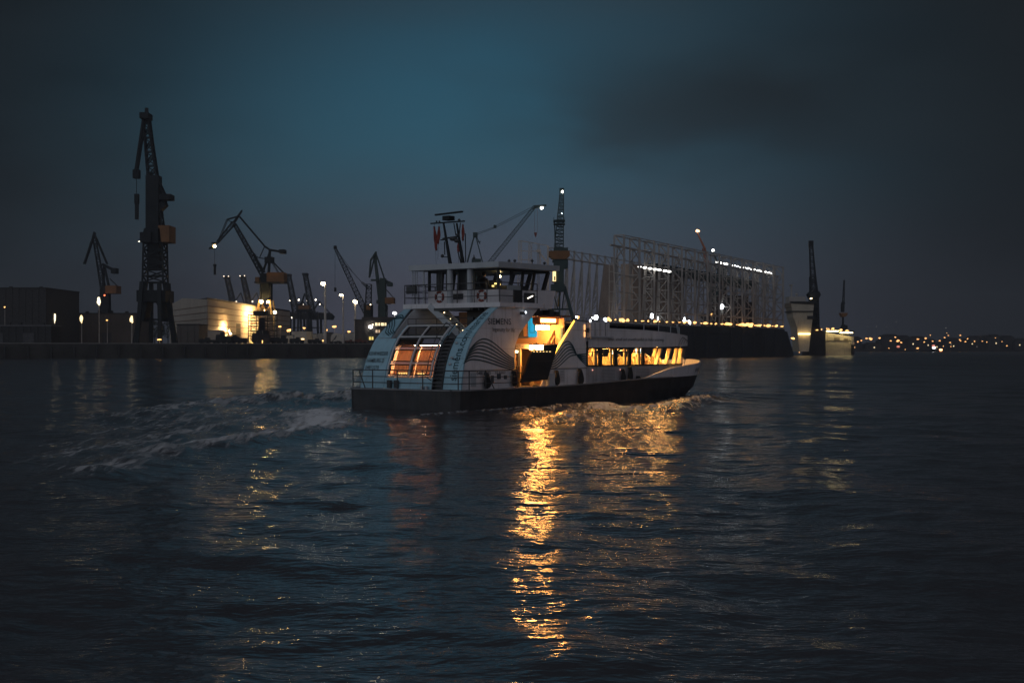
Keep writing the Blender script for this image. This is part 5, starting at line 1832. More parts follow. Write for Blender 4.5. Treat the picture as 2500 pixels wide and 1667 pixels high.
# diagonal stair from the gallery down to the after deck
sr = MB()
sr.beam((3.9, 5.55, 5.60), (4.3, 3.65, 3.95), 0.10, 0.34)
sr.beam((4.7, 5.55, 5.60), (5.1, 3.65, 3.95), 0.10, 0.34)
so = sr.build("gallery_stair", ROOFP, ferry)
tr = MB()
for k in range(8):
    f = (k + 0.5) / 8
    tr.box((4.3 + 0.4 * f, 5.55 - 1.9 * f, 5.55 - 1.65 * f), (0.72, 0.22, 0.03))
tr.build("tread", DARKP, so)
sm = MB()
for k in range(4):
    f = 0.30 + k * 0.2
    sm.ball((4.12 + 0.4 * f, 5.55 - 1.9 * f - 0.25, 5.70 - 1.65 * f), 0.035)
sm.build("step_lights", emit("step_light", (1.0, 0.72, 0.4), 5), so)

# main stern railing
rail = MB()
def stern_rail_pt(s, t):
    return (s, t)
path = [(5.0, 0.12), (2.2, 0.10), (0.9, 0.12), (0.3, 0.35), (0.12, 0.8), (0.10, 2.6), (0.10, 4.4), (0.10, 6.2), (0.12, 7.5), (0.3, 7.85), (0.9, 7.98), (1.9, 8.0)]
for z in (1.42, 1.74, 2.08):
    rail.path([(s, t, z) for s, t in path], 0.025 if z < 2 else 0.032)
posts = [(4.9, 0.12), (2.2, 0.10), (0.9, 0.12), (0.3, 0.35), (0.10, 2.6), (0.10, 4.4), (0.10, 6.2), (0.3, 7.85), (1.9, 8.0)]
for s, t in posts:
    rail.tube((s, t, 1.06), (s, t, 2.08), 0.034, 6)
rail.tube((2.2, 0.10, 2.06), (2.95, 0.12, 1.1), 0.03, 6)
rail.tube((0.10, 7.2, 2.06), (0.55, 7.2, 1.1), 0.03, 6)
rail.build("stern_railing", RAILP, ferry)

# dark seam and doors on the starboard after wall
sm = MB()
sm.b2((0.95, tw(2.06) - 0.03, 2.05), (5.12, tw(2.06) - 0.012, 2.09))
sm.build("wall_seam", GREYL, ferry)

def coil(mbx, c, r, tall, n=6):
    n = 9
    for k in range(n):
        off = (k - n / 2) * 0.012
        pts = []
        for j in range(15):
            a = 2 * math.pi * j / 14
            pts.append((c[0] + r * (0.10 + 0.42 * k / n) * math.sin(a) * (0.62 - 0.38 * math.cos(a)) + off, c[1] - 0.04 - 0.025 * (k % 3), c[2] + tall * 0.5 * math.cos(a) * (0.97 + 0.03 * math.sin(k * 2.1))))
        mbx.path(pts, 0.035, 5)
    mbx.tube((c[0], c[1] + 0.05, c[2] + tall * 0.5 - 0.06), (c[0], c[1] - 0.14, c[2] + tall * 0.5 - 0.06), 0.04, 6)


def rope_coil(s, t, z, w, h, label):
    th = thing("mooring_rope", label, "rope", s2w(s, t, z), PHI, "mooring ropes hung on the ferry's side")
    m_ = MB()
    coil(m_, (0, 0, 0), w, h)
    m_.build("rope_loops", ROPE, th)
    m2 = MB()
    m2.box((0, 0.03, h * 0.5 - 0.06), (0.16, 0.06, 0.16))
    m2.tube((0, 0.02, h * 0.5 - 0.06), (0, -0.16, h * 0.5 - 0.04), 0.03, 6)
    m2.build("hook", DARKP, th)


rope_coil(2.55, 0.36, 1.55, 0.7, 0.8, "dark rope coil hung nearest the stern, behind the diagonal rail brace")
rope_coil(4.85, 0.36, 1.62, 0.5, 0.8, "dark rope coil just left of the lit open foyer of the ferry")
rope_coil(8.75, 0.40, 1.60, 0.5, 0.8, "dark rope coil just right of the black gangway of the ferry")
rope_coil(11.0, 0.42, 1.62, 0.75, 0.85, "wide dark rope coil below and left of the first saloon window")
rope_coil(15.35, 0.42, 1.62, 0.55, 0.75, "left rope coil of the pair below the third saloon window")
rope_coil(16.1, 0.42, 1.72, 0.6, 0.85, "right and taller rope coil of the pair below the third saloon window")
rope_coil(17.0, 0.42, 1.38, 0.7, 0.35, "low flat heap of rope right of the rope coil pair on the ferry side")
for (a, z, w, h) in ((3.2, 1.6, 0.16, 0.4), (3.75, 1.75, 0.22, 0.28), (4.3, 1.7, 0.16, 0.2)):
    MB().box((a, 0.46, z), (w, 0.10, h)).build("deck_fitting", GREYL, ferry)
for s in (2.1, 2.1):
    pass
mb = MB()
mb.b2((4.66, 0.44, 1.22), (5.02, 0.52, 1.98))
mb.build("hatch_cover", ROOFP, ferry)
mb = MB()
mb.b2((1.45, 0.45, 1.25), (1.85, 0.50, 1.95))
mb.build("hatch_cover", ROOFP, ferry)

# ---- painted waves and lettering on the after wall
def on_wall(px, py, off=0.02):
    p = on_t(px, py, 0.55)
    t = tw(p[2]) - off
    q = on_t(px, py, t)
    return Vector((q[0], t, q[2]))


def zpix(reg, k, x, y):
    return (reg[0] + x * k, reg[1] + y * k)


K6 = 230 / 1568
for k in range(7):
    mbw = MB()
    px0, py0 = 105 - 15.5 * k, 790 + 36 * k
    pxp, pyp = 355 - 32 * k, 595 + 57 * k
    pxe, pye = 856, 925 + 30.5 * k
    pts = []
    for j in range(13):
        f = j / 12
        x = px0 + (pxp - px0) * f
        y = py0 + (pyp - py0) * math.sin(f * math.pi / 2) ** 0.95
        pts.append(on_wall(*zpix((1130, 740), K6, x, y)))
    for j in range(1, 25):
        f = j / 24
        x = pxp + (pxe - pxp) * f
        g = f * f * (3 - 2 * f)
        g = 0.65 * g + 0.35 * (f ** 1.7)
        pts.append(on_wall(*zpix((1130, 740), K6, x, pyp + (pye - pyp) * g)))
    ribbon(mbw, pts, 0.075, (0, 1, 0))
    mbw.build("painted_wave", TEALL, ferry)
# waves on the port stern panel
KL = 300 / 1680
for k in range(4):
    mbw = MB()
    pts = []
    base = [(820 - 8 - k * 8, 215 - k * 3), (790 - k * 40, 165 + k * 20), (700 - k * 36, 195 + k * 27), (690 - k * 35, 300 + k * 15), (668 - k * 33, 370 + k * 10), (700 - k * 25, 405 + k * 15)]
    ctrl = [Vector((x, y, 0)) for x, y in base]
    for i in range(len(ctrl) - 1):
        p0, p1, p2, p3 = ctrl[max(i - 1, 0)], ctrl[i], ctrl[i + 1], ctrl[min(i + 2, len(ctrl) - 1)]
        for j in range(6):
            f = j / 6
            q = 0.5 * ((2 * p1) + (p2 - p0) * f + (2 * p0 - 5 * p1 + 4 * p2 - p3) * f * f + (3 * p1 - p0 - 3 * p2 + p3) * f ** 3)
            # solve on the curved panel
            px, py = 840 + q.x * KL, 740 + q.y * KL
            s = 2.5
            for _ in range(6):
                z = on_s(px, py, s)[2]
                s = prof(z) - 0.045
            pts.append(on_s(px, py, s))
    ribbon(mbw, pts, 0.07, (-0.8, 0, 0.6))
    mbw.build("painted_wave", TEALL, ferry)


def place_text(me, fn, m, parent=ferry):
    for v in me.vertices:
        v.co = fn(v.co.x, v.co.y)
    me.materials.clear()
    me.materials.append(m)
    o = bpy.data.objects.new("lettering", me)
    COL.objects.link(o)
    o.parent = parent
    return o


def fit(me):
    xs = [v.co.x for v in me.vertices]
    ys = [v.co.y for v in me.vertices]
    return min(xs), max(xs), min(ys), max(ys)


def side_text(s, s0, s1, z0, z1, m, off=0.025, wall=None, bold=0.0, lift=0.0):
    me = text_mesh(s, 1.0)
    a, b, c, d = fit(me)

    def fn(x, y):
        f = (x - a) / (b - a)
        z = z0 + (y - c) / (d - c) * (z1 - z0) + lift * f
        t = (tw(z) if wall is None else wall) - off
        return (s0 + f * (s1 - s0), t, z)
    return place_text(me, fn, m)


side_text("SIEMENS", 3.05, 5.02, 4.50, 4.83, GREYL)
side_text("Ingenuity for life", 3.42, 5.30, 4.07, 4.36, GREYL, lift=-0.03)
side_text("04813370", 1.95, 3.1, 1.86, 2.02, GREYL)
side_text("H 6662", 3.5, 4.35, 1.88, 2.02, GREYL)


def stern_text(s, t_mid, w, z0, z1, m):
    me = text_mesh(s, 1.0)
    a, b, c, d = fit(me)

    def fn(x, y):
        z = z0 + (y - c) / (d - c) * (z1 - z0)
        return (prof(z) - 0.045, t_mid + w / 2 - (x - a) / (b - a) * w, z)
    return place_text(me, fn, m)


stern_text("KEHRWIEDER", 6.78, 1.42, 2.85, 3.05, BLACKL)
stern_text("HAMBURG D", 6.85, 1.26, 2.47, 2.68, BLACKL)
stern_text("04813370", 6.98, 1.0, 2.10, 2.30, BLACKL)

# web address running up the starboard blue panel
arcz = np.linspace(1.55, 5.3, 200)
arcs = np.array([prof(z) for z in arcz])
arcl = np.concatenate([[0], np.cumsum(np.hypot(np.diff(arcz), np.diff(arcs)))])
me = text_mesh("siemens.com/marine", 1.0)
a, b, c, d = fit(me)
LT = arcl[-1] - 0.35


def web(x, y):
    L = 0.02 + (x - a) / (b - a) * LT
    z = float(np.interp(L, arcl, arcz))
    t_edge = tw(z) + 0.16
    return (prof(z) - 0.046, t_edge + 0.02 + (y - c) / (d - c) * 0.50 + 0.16 * (1 - L / LT), z)


place_text(me, web, TEALL)
for (z, tt) in ((3.52, 1.45), (2.75, 1.40), (2.42, 1.42)):
    MB().ball((prof(z) - 0.10, tt, z), 0.075, 0.7, 1.3, 0.9).build("panel_fitting", ROOFP, ferry)
MB().box((prof(2.68) - 0.09, 1.22, 2.68), (0.08, 0.22, 0.05)).build("panel_fitting", GREYL, ferry)
# seam across panels
# ---- gallery deck under the wheelhouse
mb = MB()
mb.b2((3.95, 0.55, 5.44), (8.3, 7.55, 5.70))
mb.build("gallery_deck", WHITE, ferry)
mb = MB()
mb.b2((3.9, 2.6, 5.30), (4.6, 5.2, 5.44))
for t in np.linspace(1.6, 4.3, 7):
    mb.b2((4.0, t, 5.28), (7.0, t + 0.06, 5.435))
mb.build("deck_girders", DARKP, ferry)
# gallery rail
rl = MB()
gp = [(7.3, 0.62), (5.6, 0.62), (4.02, 0.62), (4.02, 2.4), (4.02, 3.6), (4.02, 5.9), (4.02, 7.48), (5.2, 7.48), (6.6, 7.48), (8.0, 7.48)]
for z in (6.05, 6.4, 6.76):
    rl.path([(s, t, z) for s, t in gp], 0.022 if z < 6.7 else 0.03)
for s, t in gp + [(4.02, 1.5), (4.02, 6.7)]:
    rl.tube((s, t, 5.7), (s, t, 6.76), 0.03, 6)
rl.build("gallery_rail", RAILP, ferry)
mb = MB()
mb.b2((4.6, 0.56, 6.35), (5.75, 0.60, 6.62))
mb.build("name_board", mat("grey_board", (0.30, 0.33, 0.35), 0.6), ferry)
for (a, b, z0, z1) in ((5.1, 5.85, 5.72, 6.38), (6.05, 6.95, 5.72, 6.25)):
    mb = MB()
    mb.b2((a, 0.52, z0), (b, 0.58, z1))
    mb.build("light_screen", FRAMED, ferry)
mb = MB()
mb.tube((6.3, 0.50, 5.95), (6.75, 0.50, 6.10), 0.03, 6)
mb.build("rail_lamp", emit("rail_lamp_light", (1.0, 0.9, 0.75), 2.5), ferry)
MB().ball((6.0, 0.42, 5.18), 0.06).build("side_lamp", L_SMALL, ferry)
MB().box((5.8, 0.46, 5.14), (0.35, 0.12, 0.16)).build("lamp_bracket", DARKP, ferry)
mb = MB()
mb.b2((4.05, 6.6, 6.28), (4.08, 7.4, 6.70))
mb.build("mesh_screen", DARKP, ferry)
# wheelhouse
WT0, WT1, WA = 1.5, 6.6, 5.0
wf = lambda z: 8.65 + 0.45 * (z - 5.4)
mb = MB()
mb.hexa([(WA, WT0, 5.70), (wf(5.7), WT0, 5.70), (wf(5.7), WT1, 5.70), (WA, WT1, 5.70)], [(WA, WT0, 6.45), (wf(6.45), WT0, 6.45), (wf(6.45), WT1, 6.45), (WA, WT1, 6.45)])
mb.build("wheelhouse_wall", WHITE, ferry)
mb = MB()
mb.hexa([(7.45, tw(5.4), 5.44), (8.75, tw(5.4), 5.44), (8.75, WT0 - 0.01, 5.44), (7.45, WT0 - 0.01, 5.44)], [(7.45, tw(5.4) + 0.02, 6.45), (9.15, tw(5.4) + 0.02, 6.45), (9.15, WT0 - 0.01, 6.45), (7.45, WT0 - 0.01, 6.45)])
mb.build("bridge_wing", WHITE, ferry)
mb = MB()
Z0, Z1 = 6.45, 7.56
fr = MB()
for s in (WA + 0.05, 6.1, 7.05, 8.0):
    for t in (WT0 + 0.05, WT1 - 0.05):
        fr.beam((s, t, Z0), (s + 0.10 * (s - 5), t, Z1), 0.13, 0.12)
for t in (WT0 + 0.05, 2.8, 4.05, 5.3, WT1 - 0.05):
    fr.beam((wf(Z0) - 0.07, t, Z0), (wf(Z1) - 0.07, t, Z1), 0.14, 0.22)
for t in (3.25, 4.35, 5.2, 5.8):
    fr.beam((WA + 0.05, t, Z0), (WA + 0.05, t, Z1), 0.12, 0.14)
fr.b2((WA + 0.02, 3.3, Z0), (WA + 0.12, 4.3, Z1))
fr.b2((WA + 0.02, 4.9, Z0), (WA + 0.12, 5.15, Z1))
fr.b2((WA + 0.02, 5.55, Z0), (WA + 0.12, 6.0, Z1))
fr.b2((WA, WT0, Z1 - 0.10), (wf(Z1) - 0.1, WT1, Z1 + 0.02))
fr.build("wheelhouse_frame", FRAMED, ferry)
for (p, q, r_, s_) in (((WA + 0.03, WT0 + 0.1, Z0), (WA + 0.03, 3.2, Z0), (WA + 0.03, 3.2, Z1), (WA + 0.03, WT0 + 0.1, Z1)),
                       ((WA + 0.1, WT0 + 0.03, Z0), (wf(Z0) - 0.1, WT0 + 0.03, Z0), (wf(Z1) - 0.1, WT0 + 0.03, Z1), (WA + 0.1, WT0 + 0.03, Z1)),
                       ((WA + 0.1, WT1 - 0.03, Z0), (wf(Z0) - 0.1, WT1 - 0.03, Z0), (wf(Z1) - 0.1, WT1 - 0.03, Z1), (WA + 0.1, WT1 - 0.03, Z1)),
                       ((wf(Z0) - 0.04, WT0, Z0), (wf(Z0) - 0.04, WT1, Z0), (wf(Z1) - 0.04, WT1, Z1), (wf(Z1) - 0.04, WT0, Z1))):
    m2 = MB()
    m2.poly([p, q, r_, s_])
    m2.build("wheelhouse_pane", GLASSW, ferry)
mb = MB()
mb.b2((7.2, 2.4, Z0), (8.6, 5.6, 6.75))
mb.b2((6.9, 3.2, Z0), (7.4, 4.0, 7.05))
mb.build("helm_console", DARKP, ferry)
MB().ball((7.0, 3.05, 7.25), 0.09).build("chart_lamp", emit("chart_lamp_light", (1.0, 0.72, 0.34), 24), ferry)
for (s, t, z) in ((6.9, 3.25, 6.85), (6.95, 3.0, 6.8), (6.8, 3.35, 6.72)):
    MB().box((s, t, z), (0.05, 0.12, 0.08)).build("console_light", emit("console_glow", (1.0, 0.7, 0.2), 2.5), ferry)
mb = MB()
mb.b2((4.15, 0.80, 7.58), (9.62, 7.30, 7.88))
mb.build("wheelhouse_roof", ROOFP, ferry)
mb = MB()
for (s, t, h) in ((5.2, 3.4, 0.5), (6.3, 1.4, 0.22), (7.6, 1.2, 0.3), (8.6, 1.1, 0.16), (6.8, 2.2, 0.3)):
    mb.tube((s, t, 7.88), (s, t, 7.88 + h), 0.03, 6)
    mb.ball((s, t, 7.90 + h * 0.6), 0.09, sz=0.8)
mb.build("roof_aerials", DARKP, ferry)
# after pillars and roof ladder of the bridge
pl = MB()
for t in (6.35, 7.0):
    pl.tube((4.35, t, 5.7), (4.35, t, 7.58), 0.05 if t < 6.5 else 0.03, 8)
pl.tube((4.35, 7.18, 5.7), (4.35, 7.18, 7.58), 0.03, 6)
pl.tube((4.35, 6.85, 5.7), (4.35, 6.85, 7.58), 0.03, 6)
for k in range(9):
    pl.tube((4.35, 6.85, 5.85 + k * 0.2), (4.35, 7.18, 5.85 + k * 0.2), 0.018, 5)
pl.build("roof_ladder", ROOFP, ferry)
sf = MB()
sf.tube((4.4, 4.45, 5.7), (4.4, 4.45, 7.6), 0.17, 12)
sf.tube((4.5, 3.1, 5.7), (4.5, 3.1, 7.6), 0.16, 12)
sf.build("exhaust_pipe", ROOFP, ferry)
sf = MB()
sf.b2((4.95, 4.0, 5.95), (4.99, 4.9, 6.25))
sf.build("vent_grille", DARKP, ferry)
# mast
def on_mast(px, py, s=5.4):
    return on_s(px, py, s)


mast = MB()
p0, p1 = on_mast(1100, 648), on_mast(1083, 545)
mast.tube((p0[0], p0[1], 7.86), p1, 0.11, 10, 0.055)
q0, q1 = on_mast(1131, 645), on_mast(1115, 545)
mast.tube((q0[0], q0[1], 7.86), q1, 0.11, 10, 0.05)
a, b = on_mast(1052, 546), on_mast(1134, 540)
mast.beam(a, b, 0.10, 0.07)
c0, c1 = on_mast(1081, 583), on_mast(1122, 577)
mast.beam(c0, c1, 0.08, 0.08)
c0, c1 = on_mast(1076, 586), on_mast(1092, 585)
mast.beam(c0, c1, 0.08, 0.06)
c0, c1 = on_mast(1077, 627), on_mast(1093, 628)
mast.beam(c0, c1, 0.06, 0.05)
for (x0, y0, x1, y1) in ((1108, 545, 1113, 575), (1124, 544, 1121, 575), (1136, 570, 1137, 640), (1118, 615, 1126, 645), (1085, 590, 1086, 622)):
    mast.tube(on_mast(x0, y0), on_mast(x1, y1), 0.03, 6)
mo = mast.build("radar_mast", STEEL, ferry)
g = MB()
g.b2(on_mast(1087, 539) + Vector((-0.25, 0, 0)), on_mast(1103, 527) + Vector((0.25, 0, 0)))
g.build("radar_pedestal", STEEL, mo)
g = MB()
g.beam(on_mast(1063, 525), on_mast(1129, 517), 0.13, 0.09)
g.build("radar_scanner", STEEL, mo)
g = MB()
for (x, y, r_) in ((1066, 541, 0.055), (1073, 541, 0.055), (1121, 538, 0.09), (1118, 573, 0.1)):
    g.ball(on_mast(x, y), r_)
g.ball(on_mast(1107, 583), 0.26, 0.8, 1.0, 0.5)
g.ball(on_mast(1116, 588), 0.20, 0.8, 1.0, 0.6)
g.ball(on_mast(1080, 625), 0.10)
g.build("horn_and_lights", DARKP, mo)


def flag(label, x, ytop, ybot, w, s=5.3, dx=0):
    th = thing("signal_flag", label, "flag", s2w(*on_s(x, ytop, s)), PHI, "flags on the ferry mast")
    top, bot = on_s(x, ytop, s), on_s(x + dx, ybot, s)
    rows = []
    n = 14
    for i in range(n + 1):
        f = i / n
        c = top.lerp(bot, f) - top
        ww = w * (0.10 + 0.9 * min(1, f * 1.7)) * (1 if f < 0.85 else 1 - (f - 0.85) * 4)
        rows.append([(c.x + 0.07 * math.sin(j * 1.9 + f * 4), c.y + (j / 6 - 0.5) * ww, c.z) for j in range(7)])
    m_ = MB()
    m_.shell(rows, (0.012, 0, 0))
    m_.build("cloth", REDFLAG, th, smooth=True)
    m_ = MB()
    m_.tube((0, 0, 0.25), bot - top + Vector((0, 0, -0.9)), 0.008, 5)
    m_.build("halyard", DARKP, th)


flag("limp dull red flag, the leftmost hanging from the ferry's mast crossbar", 1060, 553, 612, 0.22, dx=5)
flag("limp dull red flag hanging second from left under the mast crossbar", 1072, 553, 596, 0.20, s=5.36, dx=-3)
flag("limp dark red flag hanging at the right mast leg of the ferry", 1130, 548, 588, 0.16, dx=0)
flag("short dull red flag hanging below the horns on the ferry mast", 1120, 590, 615, 0.22, s=5.45, dx=-1)


def lifebuoy(label, s, t, z):
    th = thing("life_buoy", label, "life buoy", s2w(s, t, z), PHI, "life buoys on the gallery rail")
    me = bpy.data.meshes.new("ring")
    bm = bmesh.new()
    n, m_ = 20, 8
    vs = [[bm.verts.new(((0.07 * math.cos(b)), (0.27 + 0.07 * math.sin(b)) * math.cos(a), (0.27 + 0.07 * math.sin(b)) * math.sin(a))) for b in [2 * math.pi * j / m_ for j in range(m_)]] for a in [2 * math.pi * i / n for i in range(n)]]
    for i in range(n):
        for j in range(m_):
            bm.faces.new((vs[i][j], vs[(i + 1) % n][j], vs[(i + 1) % n][(j + 1) % m_], vs[i][(j + 1) % m_]))
    bm.to_mesh(me)
    bm.free()
    me.materials.append(RED)
    o = bpy.data.objects.new("ring", me)
    COL.objects.link(o)
    o.parent = th
    bd = MB()
    for k in range(4):
        a_ = math.pi / 4 + k * math.pi / 2
        bd.tube((0, 0.27 * math.cos(a_ - 0.12), 0.27 * math.sin(a_ - 0.12)), (0, 0.27 * math.cos(a_ + 0.12), 0.27 * math.sin(a_ + 0.12)), 0.076, 8)
    bd.build("white_bands", ROOFP, th)


pA = on_s(1073, 725, 4.15)
lifebuoy("red life buoy left of the exhaust pipe on the ferry's gallery rail", 4.15, pA[1], pA[2])
pB = on_s(1176, 722, 4.15)
lifebuoy("red life buoy on the gallery rail below the lit wheelhouse window", 4.15, pB[1], pB[2])

# ---- open foyer amidships
# forward house after-bulkhead
BK = 10.2
mb = MB()
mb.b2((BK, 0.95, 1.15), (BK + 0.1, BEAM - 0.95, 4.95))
mb.build("foyer_bulkhead", CREAM, ferry)
mb = MB()
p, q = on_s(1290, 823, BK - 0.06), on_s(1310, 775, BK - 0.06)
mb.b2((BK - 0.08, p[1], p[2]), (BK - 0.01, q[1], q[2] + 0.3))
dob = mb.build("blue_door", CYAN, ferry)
mb = MB()
c = (p + q) / 2
y0, y1 = sorted((p[1], q[1]))
for (a0, a1, z0, z1) in ((y0 + 0.12, y1 - 0.12, p[2] + 0.25, p[2] + 0.28), (y0 + 0.12, y1 - 0.12, p[2] + 1.1, p[2] + 1.13)):
    mb.b2((BK - 0.095, a0, z0), (BK - 0.085, a1, z1))
for t in (y0 + 0.12, y1 - 0.15):
    mb.b2((BK - 0.095, t, p[2] + 0.28), (BK - 0.085, t + 0.03, p[2] + 1.1))
mb.build("door_trim", mat("dark_blue_trim", (0.01, 0.08, 0.16), 0.5), dob)
mb = MB()
p = on_s(1367, 840, BK - 0.05)
mb.b2((BK - 0.06, 0.98, 3.7), (BK - 0.01, p[1] - 0.05, 4.4))
mb.build("blue_panel", mat("dark_blue_panel", (0.015, 0.12, 0.22), 0.5), ferry)
# landing and beam at upper deck level
mb = MB()
mb.b2((5.35, 1.3, 3.34), (BK - 0.01, BEAM - 0.9, 3.50))
mb.build("landing_deck", mat("cream_deck_paint", (0.60, 0.46, 0.32), 0.6), ferry)
mb = MB()
mb.b2((5.4, 0.62, 3.22), (8.6, 1.25, 3.46))
fb = mb.build("fascia_beam", CREAM, ferry)
side_text("KEHRWIEDER", 5.45, 7.3, 3.26, 3.42, BLACKL, off=0.008, wall=0.62)
# foyer floor, far columns
for (s, t, w) in ((5.75, 1.0, 0.10), (6.5, 1.2, 0.14), (7.0, 2.2, 0.10), (6.1, 2.6, 0.1), (7.6, 1.2, 0.14), (6.2, 6.5, 0.14), (8.2, 5.5, 0.14)):
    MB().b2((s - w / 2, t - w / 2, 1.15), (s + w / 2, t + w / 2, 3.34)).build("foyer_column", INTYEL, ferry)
mb = MB()
mb.b2((5.2, 6.9, 1.15), (9.9, 7.0, 2.1))
mb.build("bulwark_lining", INTYEL, ferry)
mb = MB()
mb.b2((5.18, 0.9, 1.15), (5.26, 7.2, 3.34))
mb.build("bulkhead_panel", CREAM, ferry)
# low yellow locker, rail and coiled hose seen through the opening
mb = MB()
mb.b2((5.9, 1.5, 1.17), (6.9, 2.1, 1.62))
mb.build("yellow_locker", mat("yellow_locker_paint", (0.75, 0.55, 0.10), 0.5), ferry)
mb = MB()
for z in (1.55, 1.9, 2.25):
    mb.tube((5.4, 0.85, z), (6.4, 0.85, z), 0.02, 6)
for s in (5.45, 5.7, 5.95, 6.2):
    mb.tube((s, 0.85, 1.15), (s, 0.85, 2.25), 0.022, 6)
mb.build("foyer_rail", DARKP, ferry)
mb = MB()
for (s, t, z, r_) in ((5.95, 1.7, 2.75, 0.14), (6.3, 1.7, 2.85, 0.12), (6.05, 1.8, 2.5, 0.10)):
    mb.ball((s, t, z), r_, 1.3, 1, 0.7)
    mb.tube((s, t, z), (s, t, 3.34), 0.02, 5)
mb.build("hanging_fittings", DARKP, ferry)
mb = MB()
mb.tube((6.0, 1.55, 3.05), (6.7, 1.55, 3.05), 0.07, 8)
mb.build("tube_lamp", emit("tube_lamp_light", (1.0, 0.8, 0.5), 6), ferry)
# upper gangway rail and stair rails in front of the bulkhead
rl = MB()
for z in (4.0, 4.45):
    rl.tube((5.9, 5.2, z), (9.6, 5.2, z), 0.022, 6)
for s in (6.5, 7.8, 9.4):
    rl.tube((s, 5.2, 3.5), (s, 5.2, 4.5), 0.03, 6)
rl.tube((8.6, 3.6, 3.5), (8.6, 3.6, 4.75), 0.07, 8)
rl.build("landing_rail", DARKP, ferry)
rl = MB()
for dx in (0, 18):
    a, b = on_t(1335 + dx * 0.6, 842, 1.6), on_t(1360 + dx * 0.5, 797, 1.6)
    rl.beam(a, b, 0.05, 0.09)
    a2, b2 = on_t(1335 + dx * 0.6 + 4, 842, 1.6), on_t(1360 + dx * 0.5 + 4, 797, 1.6)
    rl.tube(a2, b2, 0.025, 6)
rl.build("stair_rails", mat("brown_rail", (0.10, 0.06, 0.05), 0.5), ferry)



def wall_lamp(s, t, z, r_=0.17):
    lm = MB()
    lm.box((s, t, z - 0.08), (0.66, 0.46, 0.24))
    lo = lm.build("foyer_lamp", L_FOYER, ferry)
    h = MB()
    h.b2((s - 0.38, t - 0.28, z + 0.05), (s + 0.38, t + 0.28, z + 0.10))
    h.tube((s, t, z + 0.09), (s, t, z + 0.2), 0.03, 6)
    h.build("lamp_cap", DARKP, lo)


pL = on_s(1325, 800, BK - 0.9)
wall_lamp(BK - 0.9, pL[1], pL[2] + 0.08)
pL = on_t(1287, 836, 1.05)
wall_lamp(pL[0], 0.42, 3.37)
MB().ball(on_t(1312, 769, 1.2), 0.075).build("mast_base_lamp", emit("top_lamp_light", (1.0, 0.75, 0.45), 14), ferry)
MB().ball(on_t(1332, 770, 1.6), 0.07).build("mast_base_lamp", MATS["top_lamp_light"], ferry)
# route display
pa, pb = on_t(1314, 792, 0.85), on_t(1362, 774, 0.85)
s0, s1, z0, z1 = pa[0], pb[0], 4.56, 4.98
mb = MB()
mb.hexa([(s0 + 0.08, 0.86, z0), (s1, 0.86, z0), (s1, 1.25, z0), (s0 + 0.08, 1.25, z0)], [(s0, 0.86, z0 + 0.12), (s1, 0.86, z0 + 0.12), (s1, 1.25, z0 + 0.12), (s0, 1.25, z0 + 0.12)])
mb.b2((s0, 0.86, z0 + 0.12), (s1, 1.25, z1))
sg = mb.build("route_display", ORANGE, ferry)
mb = MB()
mb.b2((s0 + 0.22, 0.83, z0 + 0.12), (s1 - 0.22, 0.857, z1 - 0.09))
mb.build("display_panel", L_SIGN, sg)
fr = MB()
for (a, b, c_, d_) in ((s0, s1, z1 - 0.07, z1), (s0, s1, z0 + 0.0, z0 + 0.07), (s0, s0 + 0.12, z0 + 0.07, z1 - 0.07), (s1 - 0.12, s1, z0 + 0.07, z1 - 0.07)):
    fr.b2((a, 0.80, c_), (b, 0.855, d_))
fr.build("display_frame", ORANGE, sg)
# top deck over the foyer with railings and clutter
mb = MB()
mb.b2((7.5, 0.9, 5.02), (BK + 0.6, 7.2, 5.10))
mb.build("roof_deck", mat("dark_red_deck", (0.10, 0.05, 0.045), 0.7), ferry)
mb = MB()
for (s, t, w, h) in ((7.9, 1.3, 0.5, 0.35), (8.6, 1.6, 0.4, 0.25), (9.3, 1.4, 0.6, 0.30), (10.0, 1.5, 0.4, 0.22)):
    mb.box((s, t, 5.1 + h / 2), (w, 0.5, h), 0.2)
mb.build("deck_lockers", DARKP, ferry)

# ---- black gangway folded up on the starboard side
gw = MB()
k3 = 220 / 1568
quad = [zpix((1240, 740), k3, *p) for p in ((240, 1385), (425, 838), (545, 735), (870, 718), (830, 860), (690, 1330))]
out = [on_t(x, y, 0.22) for x, y in quad]
inn = [Vector((v[0], 0.36, v[2])) for v in out]
gw.hexa(out, inn)
go = gw.build("gangway", mat("black_gangway_paint", (0.020, 0.020, 0.021), 0.5), ferry)
ln = MB()
for k in range(6):
    x = 440 + k * 56
    p, q = on_t(*zpix((1240, 740), k3, x, 843), 0.215), on_t(*zpix((1240, 740), k3, x + 26, 842), 0.215)
    ln.beam(p, q, 0.012, 0.05)
ln.build("marker_lights", emit("marker_light", (1.0, 0.66, 0.22), 1.2), go)
for y in (1015, 1290):
    ln = MB()
    p, q = on_t(*zpix((1240, 740), k3, 390 - (y - 1015) * .4, y), 0.21), on_t(*zpix((1240, 740), k3, 760 - (y - 1015) * .3, y - 10), 0.21)
    ln.beam(p, q, 0.02, 0.03)
    ln.build("stiffener", DARKP, go)

# ---- forward house
HW = 0.55
SILL, HEAD = 2.20, 3.27
# after part of the starboard side wall, slanted edge
def poly_wall(pts, t, d, name, m):
    w_ = MB()
    w_.prism([(p[0], p[1]) for p in pts], "y", t, t + d)
    return w_.build(name, m, ferry)


for t, d in ((HW, 0.09), (BEAM - HW - 0.09, 0.09)):
    poly_wall([(7.55, 1.12), (11.85, 1.16), (11.85, 4.74), (10.68, 4.80), (8.6, 2.87)], t, d, "house_side", WHITE)
